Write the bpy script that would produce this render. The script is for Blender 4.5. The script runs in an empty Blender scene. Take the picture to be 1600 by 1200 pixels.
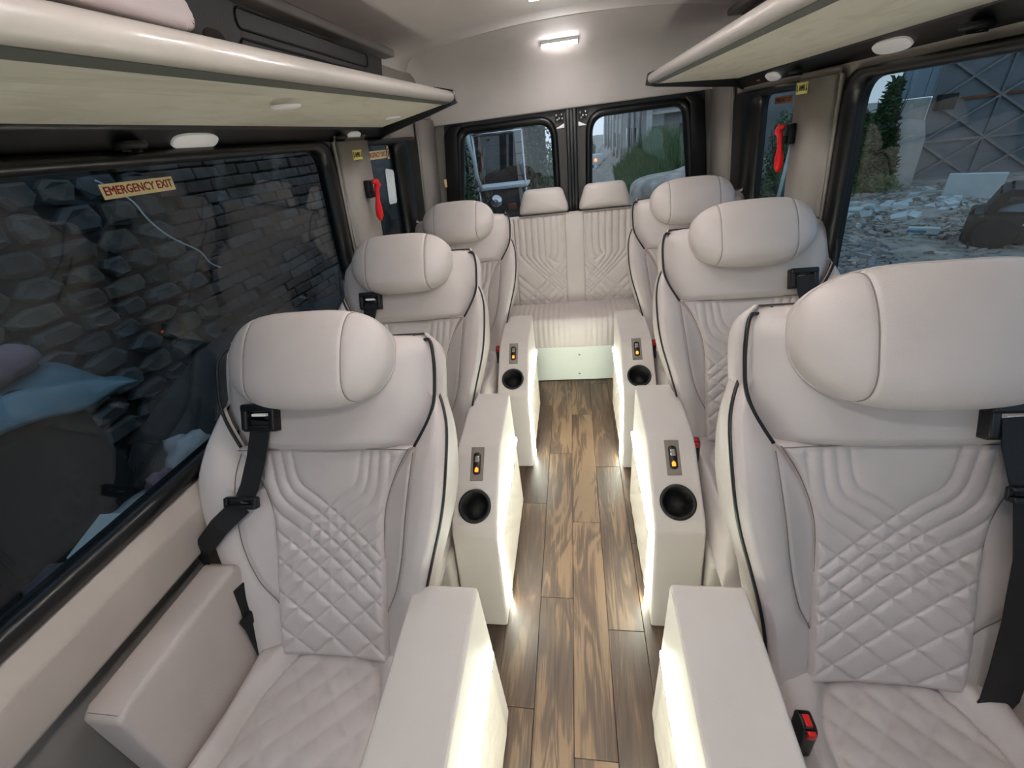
import bpy, bmesh, math, random
import numpy as np
from mathutils import Vector, Matrix
random.seed(7)
rad = math.radians
SC = bpy.context.scene
COL = SC.collection

# ------------------------------------------------------------------ camera
F_PX = 645.0
CAM_POS = Vector((0.02, 0.143, 1.554))
YAW, PITCH, ROLL = rad(-10.59), rad(30.74), rad(7.306)
fwd = Vector((math.sin(YAW) * math.cos(PITCH), math.cos(YAW) * math.cos(PITCH), -math.sin(PITCH)))
right = Vector((math.cos(YAW), -math.sin(YAW), 0))
down = fwd.cross(right)
cr = math.cos(ROLL) * right + math.sin(ROLL) * down
cd = -math.sin(ROLL) * right + math.cos(ROLL) * down
cam_data = bpy.data.cameras.new('camera')
cam_data.sensor_width = 36.0
cam_data.lens = F_PX / 1600.0 * 36.0
cam_data.clip_start = 0.02
cam_data.clip_end = 400
cam = bpy.data.objects.new('camera', cam_data)
COL.objects.link(cam)
M = Matrix((cr, -cd, -fwd)).transposed().to_4x4()
M.translation = CAM_POS
cam.matrix_world = M
SC.camera = cam

# ------------------------------------------------------------------ world: overcast dusk sky
SKY_STRENGTH = 1.25
w = bpy.data.worlds.new('dusk_sky'); SC.world = w; w.use_nodes = True
nt = w.node_tree; nt.nodes.clear()
_o = nt.nodes.new('ShaderNodeOutputWorld'); _b = nt.nodes.new('ShaderNodeBackground')
_r = nt.nodes.new('ShaderNodeValToRGB'); _s = nt.nodes.new('ShaderNodeSeparateXYZ'); _t = nt.nodes.new('ShaderNodeTexCoord')
nt.links.new(_t.outputs['Generated'], _s.inputs[0]); nt.links.new(_s.outputs['Z'], _r.inputs[0])
_r.color_ramp.elements[0].color = (0.58, 0.69, 0.80, 1); _r.color_ramp.elements[1].color = (0.36, 0.50, 0.70, 1)
nt.links.new(_r.outputs[0], _b.inputs[0]); _b.inputs[1].default_value = SKY_STRENGTH
nt.links.new(_b.outputs[0], _o.inputs[0])

# ------------------------------------------------------------------ exposure and lamp levels
VS = SC.view_settings
VS.view_transform = 'Standard'; VS.look = 'None'; VS.gamma = 1.0; VS.exposure = 0.0; VS.use_curve_mapping = False
CEILING_LAMP = 195.0
LED_STRIP = 55.0
try:
    SC.cycles.max_bounces = 5; SC.cycles.diffuse_bounces = 4; SC.cycles.glossy_bounces = 2; SC.cycles.use_adaptive_sampling = True; SC.cycles.adaptive_threshold = 0.04; SC.cycles.transparent_max_bounces = 10
    SC.cycles.caustics_reflective = False; SC.cycles.caustics_refractive = False; SC.cycles.light_sampling_threshold = 0.03
    SC.cycles.sample_clamp_indirect = 6.0; SC.cycles.use_denoising = True
except Exception:
    pass

# ------------------------------------------------------------------ materials
MATS = {}
def lin(c):
    return tuple(((v / 255) / 12.92 if v / 255 <= 0.04045 else ((v / 255 + 0.055) / 1.055) ** 2.4) for v in c) + (1,)
def mat(name, rgb, rough=0.5, metal=0.0, noise=0.0, nscale=8.0, bump=0.0, bscale=200.0, coat=0.0, spec=0.5, emit=None, estr=0.0, detail=4.0, sheen=0):
    m = bpy.data.materials.new(name); m.use_nodes = True
    t = m.node_tree; p = t.nodes['Principled BSDF']
    c = lin(rgb)
    p.inputs['Base Color'].default_value = c
    p.inputs['Roughness'].default_value = rough; p.inputs['Metallic'].default_value = metal
    p.inputs['Specular IOR Level'].default_value = spec
    if coat: p.inputs['Coat Weight'].default_value = coat
    tc = t.nodes.new('ShaderNodeTexCoord')
    if noise:
        n = t.nodes.new('ShaderNodeTexNoise'); n.inputs['Scale'].default_value = nscale; n.inputs['Detail'].default_value = detail
        t.links.new(tc.outputs['Object'], n.inputs['Vector'])
        r = t.nodes.new('ShaderNodeValToRGB')
        r.color_ramp.elements[0].position = 0.3; r.color_ramp.elements[1].position = 0.7
        r.color_ramp.elements[0].color = tuple(v * (1 - noise) for v in c[:3]) + (1,)
        r.color_ramp.elements[1].color = tuple(min(1, v * (1 + noise)) for v in c[:3]) + (1,)
        t.links.new(n.outputs['Fac'], r.inputs[0]); t.links.new(r.outputs[0], p.inputs['Base Color'])
    if bump:
        n2 = t.nodes.new('ShaderNodeTexNoise'); n2.inputs['Scale'].default_value = bscale; n2.inputs['Detail'].default_value = 3
        t.links.new(tc.outputs['Object'], n2.inputs['Vector'])
        b = t.nodes.new('ShaderNodeBump'); b.inputs['Strength'].default_value = bump; b.inputs['Distance'].default_value = 0.01
        t.links.new(n2.outputs['Fac'], b.inputs['Height']); t.links.new(b.outputs[0], p.inputs['Normal'])
    if emit:
        p.inputs['Emission Color'].default_value = lin(emit); p.inputs['Emission Strength'].default_value = estr
    MATS[name] = m
    return m

def leather(name, rgb):
    m = mat(name, rgb, 0.42, noise=0.05, nscale=6, spec=0.45)
    t = m.node_tree; p = t.nodes['Principled BSDF']; tc = [n for n in t.nodes if n.type == 'TEX_COORD'][0]
    v = t.nodes.new('ShaderNodeTexVoronoi'); v.inputs['Scale'].default_value = 420
    n = t.nodes.new('ShaderNodeTexNoise'); n.inputs['Scale'].default_value = 16; n.inputs['Detail'].default_value = 5
    t.links.new(tc.outputs['Object'], v.inputs['Vector']); t.links.new(tc.outputs['Object'], n.inputs['Vector'])
    b1 = t.nodes.new('ShaderNodeBump'); b1.inputs['Strength'].default_value = 0.10; b1.inputs['Distance'].default_value = 0.002
    b2 = t.nodes.new('ShaderNodeBump'); b2.inputs['Strength'].default_value = 0.06; b2.inputs['Distance'].default_value = 0.012
    t.links.new(v.outputs['Distance'], b1.inputs['Height']); t.links.new(n.outputs['Fac'], b2.inputs['Height'])
    t.links.new(b1.outputs[0], b2.inputs['Normal']); t.links.new(b2.outputs[0], p.inputs['Normal'])
    return m
leather('leather', (198, 189, 185))
leather('bench_leather', (208, 199, 194))
mat('console_skin', (203, 196, 190), 0.45, noise=0.03, bump=0.05, bscale=300)
mat('armrest_skin', (196, 184, 177), 0.5, noise=0.03, bump=0.06, bscale=260)
mat('headliner', (212, 204, 201), 0.75, noise=0.03, bump=0.08, bscale=500)
mat('pillar_plastic', (146, 140, 134), 0.6, noise=0.03, bump=0.05, bscale=400)
mat('ledge_plastic', (190, 178, 168), 0.55, noise=0.05, nscale=5, bump=0.05, bscale=400)
mat('black_plastic', (14, 14, 15), 0.35, bump=0.05, bscale=300)
mat('black_matte', (10, 10, 11), 0.6, bump=0.08, bscale=300)
mat('gasket', (9, 9, 10), 0.32)
mat('dark_panel', (34, 32, 33), 0.5, noise=0.1, bump=0.1, bscale=250)
mat('door_panel', (58, 56, 57), 0.5, bump=0.08, bscale=300)
mat('shelf_lip', (205, 197, 188), 0.3, noise=0.03, coat=0.3)
mat('shelf_groove', (96, 98, 92), 0.45)
mat('glowing_white', (225, 222, 222), 0.3, emit=(255, 250, 245), estr=0.12)  # faint glow added to unlit white plastic, also on bracket and belt guide
mat('piping', (12, 12, 14), 0.4)
mat('belt', (17, 17, 19), 0.65, bump=0.25, bscale=700)
mat('buckle_red', (205, 28, 14), 0.35)
mat('hammer_red', (220, 18, 24), 0.35)
mat('steel_plate', (150, 142, 134), 0.35, metal=0.85, bump=0.03, bscale=400)
mat('chrome', (200, 200, 200), 0.15, metal=1.0)
mat('orange_lamp', (255, 120, 30), 0.4, emit=(255, 120, 30), estr=3.0)
mat('bench_board', (216, 222, 212), 0.25, noise=0.02, coat=0.4)
mat('unit_white', (205, 190, 188), 0.4, noise=0.03)
mat('sticker_cream', (226, 206, 158), 0.5, noise=0.05, nscale=40)
mat('sticker_yellow', (238, 228, 132), 0.5)
mat('sticker_brown', (132, 84, 62), 0.5, noise=0.1)
mat('sticker_white', (205, 214, 220), 0.6, noise=0.06, nscale=30)
mat('ink_red', (140, 20, 16), 0.6)
mat('ink_black', (22, 18, 16), 0.6)
mat('led_white', (255, 255, 255), 0.4, emit=(249, 255, 238), estr=LED_STRIP)
mat('ceiling_lamp', (255, 255, 255), 0.4, emit=(255, 249, 248), estr=CEILING_LAMP)
mat('stitch', (128, 118, 110), 0.7)
mat('console_quilt', (214, 206, 196), 0.42, noise=0.03)

def shelf_under():
    m = mat('shelf_under', (198, 189, 168), 0.55, noise=0.04, nscale=3)
    t = m.node_tree; p = t.nodes['Principled BSDF']; tc = [n for n in t.nodes if n.type == 'TEX_COORD'][0]
    mp = t.nodes.new('ShaderNodeMapping'); mp.inputs['Scale'].default_value = (9, 2.2, 5)
    n = t.nodes.new('ShaderNodeTexNoise'); n.inputs['Scale'].default_value = 2.4; n.inputs['Detail'].default_value = 6; n.inputs['Distortion'].default_value = 0.8
    t.links.new(tc.outputs['Object'], mp.inputs[0]); t.links.new(mp.outputs[0], n.inputs['Vector'])
    r = t.nodes.new('ShaderNodeValToRGB'); r.color_ramp.elements[0].position = 0.38; r.color_ramp.elements[1].position = 0.5
    r.color_ramp.elements[0].color = lin((220, 212, 194)); r.color_ramp.elements[1].color = lin((230, 223, 207))
    t.links.new(n.outputs['Fac'], r.inputs[0]); t.links.new(r.outputs[0], p.inputs['Base Color'])
    b = t.nodes.new('ShaderNodeBump'); b.inputs['Strength'].default_value = 0.15; b.inputs['Distance'].default_value = 0.004
    t.links.new(n.outputs['Fac'], b.inputs['Height']); t.links.new(b.outputs[0], p.inputs['Normal'])
shelf_under()

def wood():
    m = bpy.data.materials.new('walnut_plank'); m.use_nodes = True; MATS['walnut_plank'] = m
    t = m.node_tree; p = t.nodes['Principled BSDF']; L = t.links.new
    tc = t.nodes.new('ShaderNodeTexCoord'); oi = t.nodes.new('ShaderNodeObjectInfo')
    mul = t.nodes.new('ShaderNodeMath'); mul.operation = 'MULTIPLY'; mul.inputs[1].default_value = 37.0
    L(oi.outputs['Random'], mul.inputs[0])
    cmb = t.nodes.new('ShaderNodeCombineXYZ'); L(mul.outputs[0], cmb.inputs[0]); L(mul.outputs[0], cmb.inputs[1])
    add = t.nodes.new('ShaderNodeVectorMath'); add.operation = 'ADD'
    L(tc.outputs['Object'], add.inputs[0]); L(cmb.outputs[0], add.inputs[1])
    mp = t.nodes.new('ShaderNodeMapping'); mp.inputs['Scale'].default_value = (7.5, 1.15, 1); L(add.outputs[0], mp.inputs[0])
    n = t.nodes.new('ShaderNodeTexNoise'); n.inputs['Scale'].default_value = 1.5; n.inputs['Detail'].default_value = 2.5; n.inputs['Distortion'].default_value = 1.1
    L(mp.outputs[0], n.inputs['Vector'])
    rings = t.nodes.new('ShaderNodeMath'); rings.operation = 'MULTIPLY'; rings.inputs[1].default_value = 38.0; L(n.outputs['Fac'], rings.inputs[0])
    sn = t.nodes.new('ShaderNodeMath'); sn.operation = 'SINE'; L(rings.outputs[0], sn.inputs[0])
    mr = t.nodes.new('ShaderNodeMapRange'); mr.inputs[1].default_value = -1; mr.inputs[2].default_value = 1; L(sn.outputs[0], mr.inputs[0])
    mp2 = t.nodes.new('ShaderNodeMapping'); mp2.inputs['Scale'].default_value = (5, 0.9, 1); L(add.outputs[0], mp2.inputs[0])
    n2 = t.nodes.new('ShaderNodeTexNoise'); n2.inputs['Scale'].default_value = 1.6; n2.inputs['Detail'].default_value = 5; L(mp2.outputs[0], n2.inputs['Vector'])
    mp3 = t.nodes.new('ShaderNodeMapping'); mp3.inputs['Scale'].default_value = (160, 5, 1); L(add.outputs[0], mp3.inputs[0])
    n3 = t.nodes.new('ShaderNodeTexNoise'); n3.inputs['Scale'].default_value = 1.0; n3.inputs['Detail'].default_value = 3; L(mp3.outputs[0], n3.inputs['Vector'])
    a = t.nodes.new('ShaderNodeMath'); a.operation = 'MULTIPLY'; a.inputs[1].default_value = 0.13; L(mr.outputs[0], a.inputs[0])
    b = t.nodes.new('ShaderNodeMath'); b.operation = 'MULTIPLY_ADD'; b.inputs[1].default_value = 1.15; L(n2.outputs['Fac'], b.inputs[0]); L(a.outputs[0], b.inputs[2])
    c = t.nodes.new('ShaderNodeMath'); c.operation = 'MULTIPLY_ADD'; c.inputs[1].default_value = 0.40; L(n3.outputs['Fac'], c.inputs[0]); L(b.outputs[0], c.inputs[2])
    off = t.nodes.new('ShaderNodeMath'); off.operation = 'MULTIPLY_ADD'; off.inputs[1].default_value = 0.14; L(oi.outputs['Random'], off.inputs[0]); L(c.outputs[0], off.inputs[2])
    r = t.nodes.new('ShaderNodeValToRGB'); cr_ = r.color_ramp
    cr_.elements[0].position = 0.52; cr_.elements[0].color = lin((27, 18, 12))
    cr_.elements[1].position = 1.18; cr_.elements[1].color = lin((98, 78, 59))
    e = cr_.elements.new(0.74); e.color = lin((52, 37, 26))
    e = cr_.elements.new(0.92); e.color = lin((68, 52, 39))
    L(off.outputs[0], r.inputs[0]); L(r.outputs[0], p.inputs['Base Color'])
    p.inputs['Roughness'].default_value = 0.4; p.inputs['Specular IOR Level'].default_value = 0.5
    bp = t.nodes.new('ShaderNodeBump'); bp.inputs['Strength'].default_value = 0.08; bp.inputs['Distance'].default_value = 0.002
    L(n3.outputs['Fac'], bp.inputs['Height']); L(bp.outputs[0], p.inputs['Normal'])
wood()

def glass(name, tint, refl=0.05):
    m = bpy.data.materials.new(name); m.use_nodes = True; MATS[name] = m
    t = m.node_tree; t.nodes.clear()
    o = t.nodes.new('ShaderNodeOutputMaterial'); mx = t.nodes.new('ShaderNodeMixShader')
    tr = t.nodes.new('ShaderNodeBsdfTransparent'); gl = t.nodes.new('ShaderNodeBsdfGlossy'); lw = t.nodes.new('ShaderNodeLayerWeight')
    pw = t.nodes.new('ShaderNodeMath'); pw.operation = 'POWER'; pw.inputs[1].default_value = 4.0
    ma = t.nodes.new('ShaderNodeMath'); ma.operation = 'MULTIPLY_ADD'; ma.inputs[1].default_value = 0.5; ma.inputs[2].default_value = refl
    lw.inputs[0].default_value = 0.5; t.links.new(lw.outputs['Facing'], pw.inputs[0]); t.links.new(pw.outputs[0], ma.inputs[0])
    tr.inputs[0].default_value = tint + (1,); gl.inputs['Roughness'].default_value = 0.02
    t.links.new(ma.outputs[0], mx.inputs[0]); t.links.new(tr.outputs[0], mx.inputs[1]); t.links.new(gl.outputs[0], mx.inputs[2]); t.links.new(mx.outputs[0], o.inputs[0])
glass('tinted_glass', (0.74, 0.80, 0.82))
glass('rear_glass', (0.95, 0.97, 0.98))

# ------------------------------------------------------------------ helpers
def link(name, me, m, parent=None):
    o = bpy.data.objects.new(name, me); COL.objects.link(o)
    if m is not None and len(me.materials) == 0: me.materials.append(MATS[m] if isinstance(m, str) else m)
    if parent is not None: o.parent = parent
    return o
def mesh(verts, faces, smooth=True, mir=False):
    vs = [(-v[0], v[1], v[2]) for v in verts] if mir else [tuple(v) for v in verts]
    fs = [tuple(reversed(f)) for f in faces] if mir else faces
    me = bpy.data.meshes.new('m'); me.from_pydata(vs, [], fs); me.update()
    if smooth: me.polygons.foreach_set('use_smooth', [True] * len(me.polygons))
    return me
def mk(name, vf, m, parent=None, smooth=True, mir=False):
    return link(name, mesh(vf[0], vf[1], smooth, mir), m, parent)
def bm_vf(bm):
    bm.verts.index_update()
    r = ([tuple(v.co) for v in bm.verts], [tuple(v.index for v in f.verts) for f in bm.faces]); bm.free(); return r
def join(*parts):
    V, Fc = [], []
    for v, f in parts:
        o = len(V); V += list(v); Fc += [tuple(i + o for i in q) for q in f]
    return V, Fc
def box(x0, x1, y0, y1, z0, z1, bev=0.0, seg=2):
    bm = bmesh.new(); bmesh.ops.create_cube(bm, size=1)
    for v in bm.verts: v.co = Vector(((x0 + x1) / 2 + v.co.x * (x1 - x0), (y0 + y1) / 2 + v.co.y * (y1 - y0), (z0 + z1) / 2 + v.co.z * (z1 - z0)))
    if bev: bmesh.ops.bevel(bm, geom=bm.edges[:], offset=bev, segments=seg, affect='EDGES', profile=0.6)
    return bm_vf(bm)
def prism(pts, fn, a0, a1, bev=0.0, seg=2):
    """closed 2-D outline swept from a0 to a1; fn(p, a) -> xyz"""
    bm = bmesh.new(); n = len(pts)
    A = [bm.verts.new(fn(p, a0)) for p in pts]; B = [bm.verts.new(fn(p, a1)) for p in pts]
    bm.faces.new(A); bm.faces.new(list(reversed(B)))
    for i in range(n): bm.faces.new((A[i], B[i], B[(i + 1) % n], A[(i + 1) % n]))
    bmesh.ops.recalc_face_normals(bm, faces=bm.faces[:])
    if bev: bmesh.ops.bevel(bm, geom=bm.edges[:], offset=bev, segments=seg, affect='EDGES', profile=0.6)
    return bm_vf(bm)
def tube(path, r, n=8, closed=False):
    P = [Vector(p) for p in path]; V, Fc = [], []; L = len(P)
    up = Vector((0.13, 0.21, 0.97))
    for i, p in enumerate(P):
        if closed: d = P[(i + 1) % L] - P[i - 1]
        else: d = P[min(i + 1, L - 1)] - P[max(i - 1, 0)]
        d = d.normalized() if d.length > 1e-9 else Vector((0, 1, 0))
        a = d.cross(up)
        if a.length < 1e-4: a = d.cross(Vector((1, 0, 0)))
        a.normalize(); b = d.cross(a); up = a.cross(d) if False else up
        rr = r[i] if isinstance(r, (list, tuple)) else r
        for k in range(n):
            t = 2 * math.pi * k / n; V.append(tuple(p + a * (rr * math.cos(t)) + b * (rr * math.sin(t))))
    for i in range(L if closed else L - 1):
        j = (i + 1) % L
        for k in range(n):
            k2 = (k + 1) % n; Fc.append((i * n + k, i * n + k2, j * n + k2, j * n + k))
    if not closed: Fc.append(tuple(range(n - 1, -1, -1))); Fc.append(tuple((L - 1) * n + k for k in range(n)))
    return V, Fc
def ribbon(path, side, width, th):
    """strap: path points, side vectors"""
    V, Fc = [], []; L = len(path)
    for i, p in enumerate(path):
        p = Vector(p); d = (Vector(path[min(i + 1, L - 1)]) - Vector(path[max(i - 1, 0)])).normalized()
        s = Vector(side[i] if isinstance(side, list) else side); s = (s - d * s.dot(d)).normalized(); n = d.cross(s)
        for a, b in ((-1, -1), (1, -1), (1, 1), (-1, 1)): V.append(tuple(p + s * (a * width / 2) + n * (b * th / 2)))
    for i in range(L - 1):
        for k in range(4):
            k2 = (k + 1) % 4; Fc.append((i * 4 + k, i * 4 + k2, i * 4 + 4 + k2, i * 4 + 4 + k))
    Fc += [(3, 2, 1, 0), tuple((L - 1) * 4 + k for k in range(4))]
    return V, Fc
def lathe(prof, n=24, cap=True):
    """profile of (radius, height) about z"""
    V, Fc = [], []
    for r, z in prof:
        for k in range(n): V.append((r * math.cos(2 * math.pi * k / n), r * math.sin(2 * math.pi * k / n), z))
    for i in range(len(prof) - 1):
        for k in range(n):
            k2 = (k + 1) % n; Fc.append((i * n + k, i * n + k2, (i + 1) * n + k2, (i + 1) * n + k))
    if cap: Fc.append(tuple(range(n - 1, -1, -1))); Fc.append(tuple((len(prof) - 1) * n + k for k in range(n)))
    return V, Fc
def xf(vf, mtx): return [tuple(mtx @ Vector(v)) for v in vf[0]], vf[1]
def gridvf(P):
    """P[j][i] of points"""
    nv, nu = len(P), len(P[0]); V = [tuple(p) for row in P for p in row]
    return V, [(j * nu + i, j * nu + i + 1, (j + 1) * nu + i + 1, (j + 1) * nu + i) for j in range(nv - 1) for i in range(nu - 1)]
def slab(P, B, full=False):
    """front grid P closed by back grid B of the same size (gives it thickness)"""
    if full:
        nv, nu = len(P), len(P[0]); V, Fc = gridvf(P); V2, F2 = gridvf(B); o = len(V)
        V = V + V2; Fc = Fc + [tuple(o + i for i in reversed(f)) for f in F2]
        ring = [i for i in range(nu)] + [j * nu + nu - 1 for j in range(1, nv)] + [(nv - 1) * nu + i for i in range(nu - 2, -1, -1)] + [j * nu for j in range(nv - 2, 0, -1)]
        for k in range(len(ring)):
            a, b = ring[k], ring[(k + 1) % len(ring)]; Fc.append((b, a, o + a, o + b))
        return V, Fc
    nv, nu = len(P), len(P[0]); V, Fc = gridvf(P); o = len(V)
    ring = [(0, i) for i in range(nu)] + [(j, nu - 1) for j in range(1, nv)] + [(nv - 1, i) for i in range(nu - 2, -1, -1)] + [(j, 0) for j in range(nv - 2, 0, -1)]
    for j, i in ring: V.append(tuple(B[j][i]))
    n = len(ring)
    for k in range(n):
        a = ring[k][0] * nu + ring[k][1]; b = ring[(k + 1) % n][0] * nu + ring[(k + 1) % n][1]
        Fc.append((a, o + k, o + (k + 1) % n, b))
    Fc.append(tuple(o + k for k in range(n)))
    return V, Fc
def ip(x, pts):
    xs = [p[0] for p in pts]; ys = [p[1] for p in pts]; return float(np.interp(x, xs, ys))
def sm(x, pts):
    """smooth interpolation through sorted points (cubic hermite, monotone enough)"""
    if x <= pts[0][0]: return pts[0][1]
    if x >= pts[-1][0]: return pts[-1][1]
    for i in range(len(pts) - 1):
        if pts[i][0] <= x <= pts[i + 1][0]: break
    x0, y0 = pts[i]; x1, y1 = pts[i + 1]; h = x1 - x0; t = (x - x0) / h
    m0 = ((y1 - pts[i - 1][1]) / (x1 - pts[i - 1][0]) if i > 0 else (y1 - y0) / h) * h
    m1 = ((pts[i + 2][1] - y0) / (pts[i + 2][0] - x0) if i + 2 < len(pts) else (y1 - y0) / h) * h
    return (2 * t**3 - 3 * t**2 + 1) * y0 + (t**3 - 2 * t**2 + t) * m0 + (-2 * t**3 + 3 * t**2) * y1 + (t**3 - t**2) * m1
def chaikin(p, k=3):
    for _ in range(k):
        q = [p[0]]
        for a, b in zip(p, p[1:]):
            q.append((a[0] * .75 + b[0] * .25, a[1] * .75 + b[1] * .25)); q.append((a[0] * .25 + b[0] * .75, a[1] * .25 + b[1] * .75))
        q.append(p[-1]); p = q
    return p
def seamdist(pts, lines):
    """distance of 2-D points (N,2) to polylines"""
    pts = np.asarray(pts, float); best = np.full(len(pts), 1e9)
    for ln in lines:
        for a, b in zip(ln, ln[1:]):
            a = np.array(a); b = np.array(b); d = b - a; l2 = d @ d
            if l2 < 1e-12: continue
            t = np.clip(((pts - a) @ d) / l2, 0, 1); best = np.minimum(best, np.hypot(*(pts - a - t[:, None] * d).T))
    return best
def rounded(pts, r, seg=6):
    out = []; n = len(pts)
    for i in range(n):
        p = Vector(pts[i]); a = (Vector(pts[i - 1]) - p); b = (Vector(pts[(i + 1) % n]) - p)
        la, lb = a.length, b.length; a.normalize(); b.normalize()
        ang = a.angle(b); rr = r[i] if isinstance(r, (list, tuple)) else r
        t = min(rr / math.tan(ang / 2), la * .48, lb * .48); p0 = p + a * t; p1 = p + b * t
        for k in range(seg + 1):
            u = k / seg; out.append(tuple(p0 * (1 - u) ** 2 + p * (2 * u * (1 - u)) + p1 * u * u))
    return out
def empty(name, loc, label=None, cat=None, group=None, rz=0):
    o = bpy.data.objects.new(name, None); COL.objects.link(o); o.location = loc; o.rotation_euler = (0, 0, rz); o.empty_display_size = 0.1
    if label: tag(o, label, cat, group)
    return o
def tag(o, label, cat, group=None):
    o['label'] = label; o['category'] = cat
    if group: o['group'] = group
    return o
def struct(o): o['kind'] = 'structure'; return o
def text_vf(s, size, ext=0.0006, bold=0.0):
    c = bpy.data.curves.new('t', 'FONT'); c.body = s; c.size = size; c.extrude = ext; c.offset = bold; c.align_x = 'CENTER'; c.align_y = 'CENTER'; c.resolution_u = 2
    o = bpy.data.objects.new('t', c); COL.objects.link(o); dg = bpy.context.evaluated_depsgraph_get(); dg.update()
    me = bpy.data.meshes.new_from_object(o.evaluated_get(dg))
    vf = [tuple(v.co) for v in me.vertices], [tuple(p.vertices) for p in me.polygons]
    bpy.data.objects.remove(o); bpy.data.curves.remove(c); bpy.data.meshes.remove(me)
    return vf
def copy_tree(o, parent=None):
    c = o.copy(); COL.objects.link(c); c.parent = parent
    for ch in list(o.children): copy_tree(ch, c)
    return c

# ================================================================== THE VAN SHELL
def WX(z): return 0.96 - 0.1 * (z - 0.95)          # inner face of the side walls (they lean in)
Y0, Y1 = -1.3, 3.3
def wallbox(s, y0, y1, z0, z1, inn=0.0, th=0.05):
    V = []
    for y in (y0, y1):
        for z in (z0, z1):
            V += [(s * (WX(z) - inn), y, z), (s * (WX(z) + th), y, z)]
    Fc = [(0, 1, 3, 2), (4, 6, 7, 5), (0, 4, 5, 1), (2, 3, 7, 6), (0, 2, 6, 4), (1, 5, 7, 3)]
    return (V, Fc) if s > 0 else (V, [tuple(reversed(f)) for f in Fc])

floor = struct(mk('floor', box(-1.0, 1.0, Y0, Y1, -0.06, -0.012), 'black_matte', smooth=False))
PW = 0.125
for ci, cx in enumerate(np.arange(-0.65, 0.66, PW)):
    y = Y0 + (ci * 0.37) % 0.85 - 0.85 + 0.06
    while y < 2.75:
        a, b = max(y, Y0), min(y + 0.85, 2.74)
        if b - a > 0.03 and b > 0.1:
            x0 = -0.025 + (ci - 5) * PW
            p = mk('plank', box(-PW / 2 + .0006, PW / 2 - .0006, -(b - a) / 2 + .0006, (b - a) / 2 - .0006, -0.012, 0.0, 0.0012, 1), 'walnut_plank', floor, smooth=False)
            p.location = (x0 + PW / 2, (a + b) / 2, random.uniform(-.0004, 0))
        y += 0.85

W1 = (-0.12, 1.85); W2 = (2.13, 2.88); WZ = (0.905, 1.605)
for s, side in ((-1, 'left'), (1, 'right')):
    parts = [wallbox(s, Y0, Y1, 0.0, WZ[0]), wallbox(s, Y0, Y1, WZ[1], 1.92), wallbox(s, Y0, -1.15, *WZ), wallbox(s, -0.3, W1[0], *WZ), wallbox(s, W1[1], W2[0], *WZ), wallbox(s, W2[1], Y1, *WZ)]
    struct(mk('wall_' + side, join(*parts), 'pillar_plastic', smooth=False))
    # padded pillar cover between the two windows and the rear corner cover
    def pillar(y0, y1, z0, z1, inn, bev, name):
        V = wallbox(s, y0, y1, z0, z1, inn, -0.002)
        bm = bmesh.new(); vs = [bm.verts.new(v) for v in V[0]]
        for f in V[1]: bm.faces.new([vs[i] for i in f])
        bmesh.ops.bevel(bm, geom=bm.edges[:], offset=bev, segments=3, affect='EDGES')
        return struct(mk(name, bm_vf(bm), 'pillar_plastic', None))
    pillar(W1[1] + .02, W2[0] + .045, 0.88, 1.63, 0.035, 0.02, 'trim_1' if s < 0 else 'trim_2')
    pillar(W2[1] + .03, 3.29, 0.88, 1.72, 0.03, 0.02, 'trim_3' if s < 0 else 'trim_4')
    # sill ledge under the window
    prof = [(0.972, 0.905), (0.93, 0.845), (0.94, 0.735), (0.985, 0.72), (1.01, 0.72), (1.01, 0.905)]
    struct(mk('trim_5' if s < 0 else 'trim_6', prism([(s * a, b) for a, b in prof], lambda p, a: (p[0], a, p[1]), Y0, 3.15, 0.008, 2), 'ledge_plastic'))
    # windows; the unseen third one on each side is added to let in light
    for wi, (ya, yb, r, rw) in enumerate(((W1[0], W1[1], .07, .05), (W2[0], W2[1], .05, .10), (-1.15, -0.3, .06, .05))):
        n = (1 if s < 0 else 3) + wi if wi < 2 else (5 if s < 0 else 6)
        def P3(p, off): return (s * (WX(p[1]) - off), p[0], p[1])
        ga = .028; gb = rw if wi == 1 else .045
        za, zb = WZ[0] - .012, WZ[1] + .01
        outer = rounded([(ya - .03, za), (yb + .03, za), (yb + .03, zb), (ya - .03, zb)], r + .02, 6)
        inner = rounded([(ya + ga, WZ[0] + .03), (yb - gb * (1.0 if wi != 1 else 2.9), WZ[0] + .03), (yb - gb * (1.0 if wi != 1 else 3.1), WZ[1] - .018), (ya + ga, WZ[1] - .018)], r, 6)
        mid = [((a[0] * .45 + b[0] * .55), (a[1] * .45 + b[1] * .55)) for a, b in zip(outer, inner)]
        V = []; N = len(outer)
        for loop, off in ((outer, -.004), (outer, .014), (mid, .022), (inner, .012), (inner, -.03), (outer, -.03)):
            V += [P3(p, off) for p in loop]
        Fc = []
        for k in range(5):
            for i in range(N):
                j = (i + 1) % N; Fc.append((k * N + i, k * N + j, (k + 1) * N + j, (k + 1) * N + i))
        win = struct(mk('window_%d' % n, (V, Fc), 'gasket'))
        pv = [P3((a[0], a[1]), -.014) for a in inner] + [P3(a, -.018) for a in inner]
        pf = [tuple(range(N)), tuple(range(2 * N - 1, N - 1, -1))] + [(i, N + i, N + (i + 1) % N, (i + 1) % N) for i in range(N)]
        mk('pane', (pv, pf), 'tinted_glass', win, smooth=False)
        win['label'] = 'tinted side window with black rubber frame'
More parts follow.
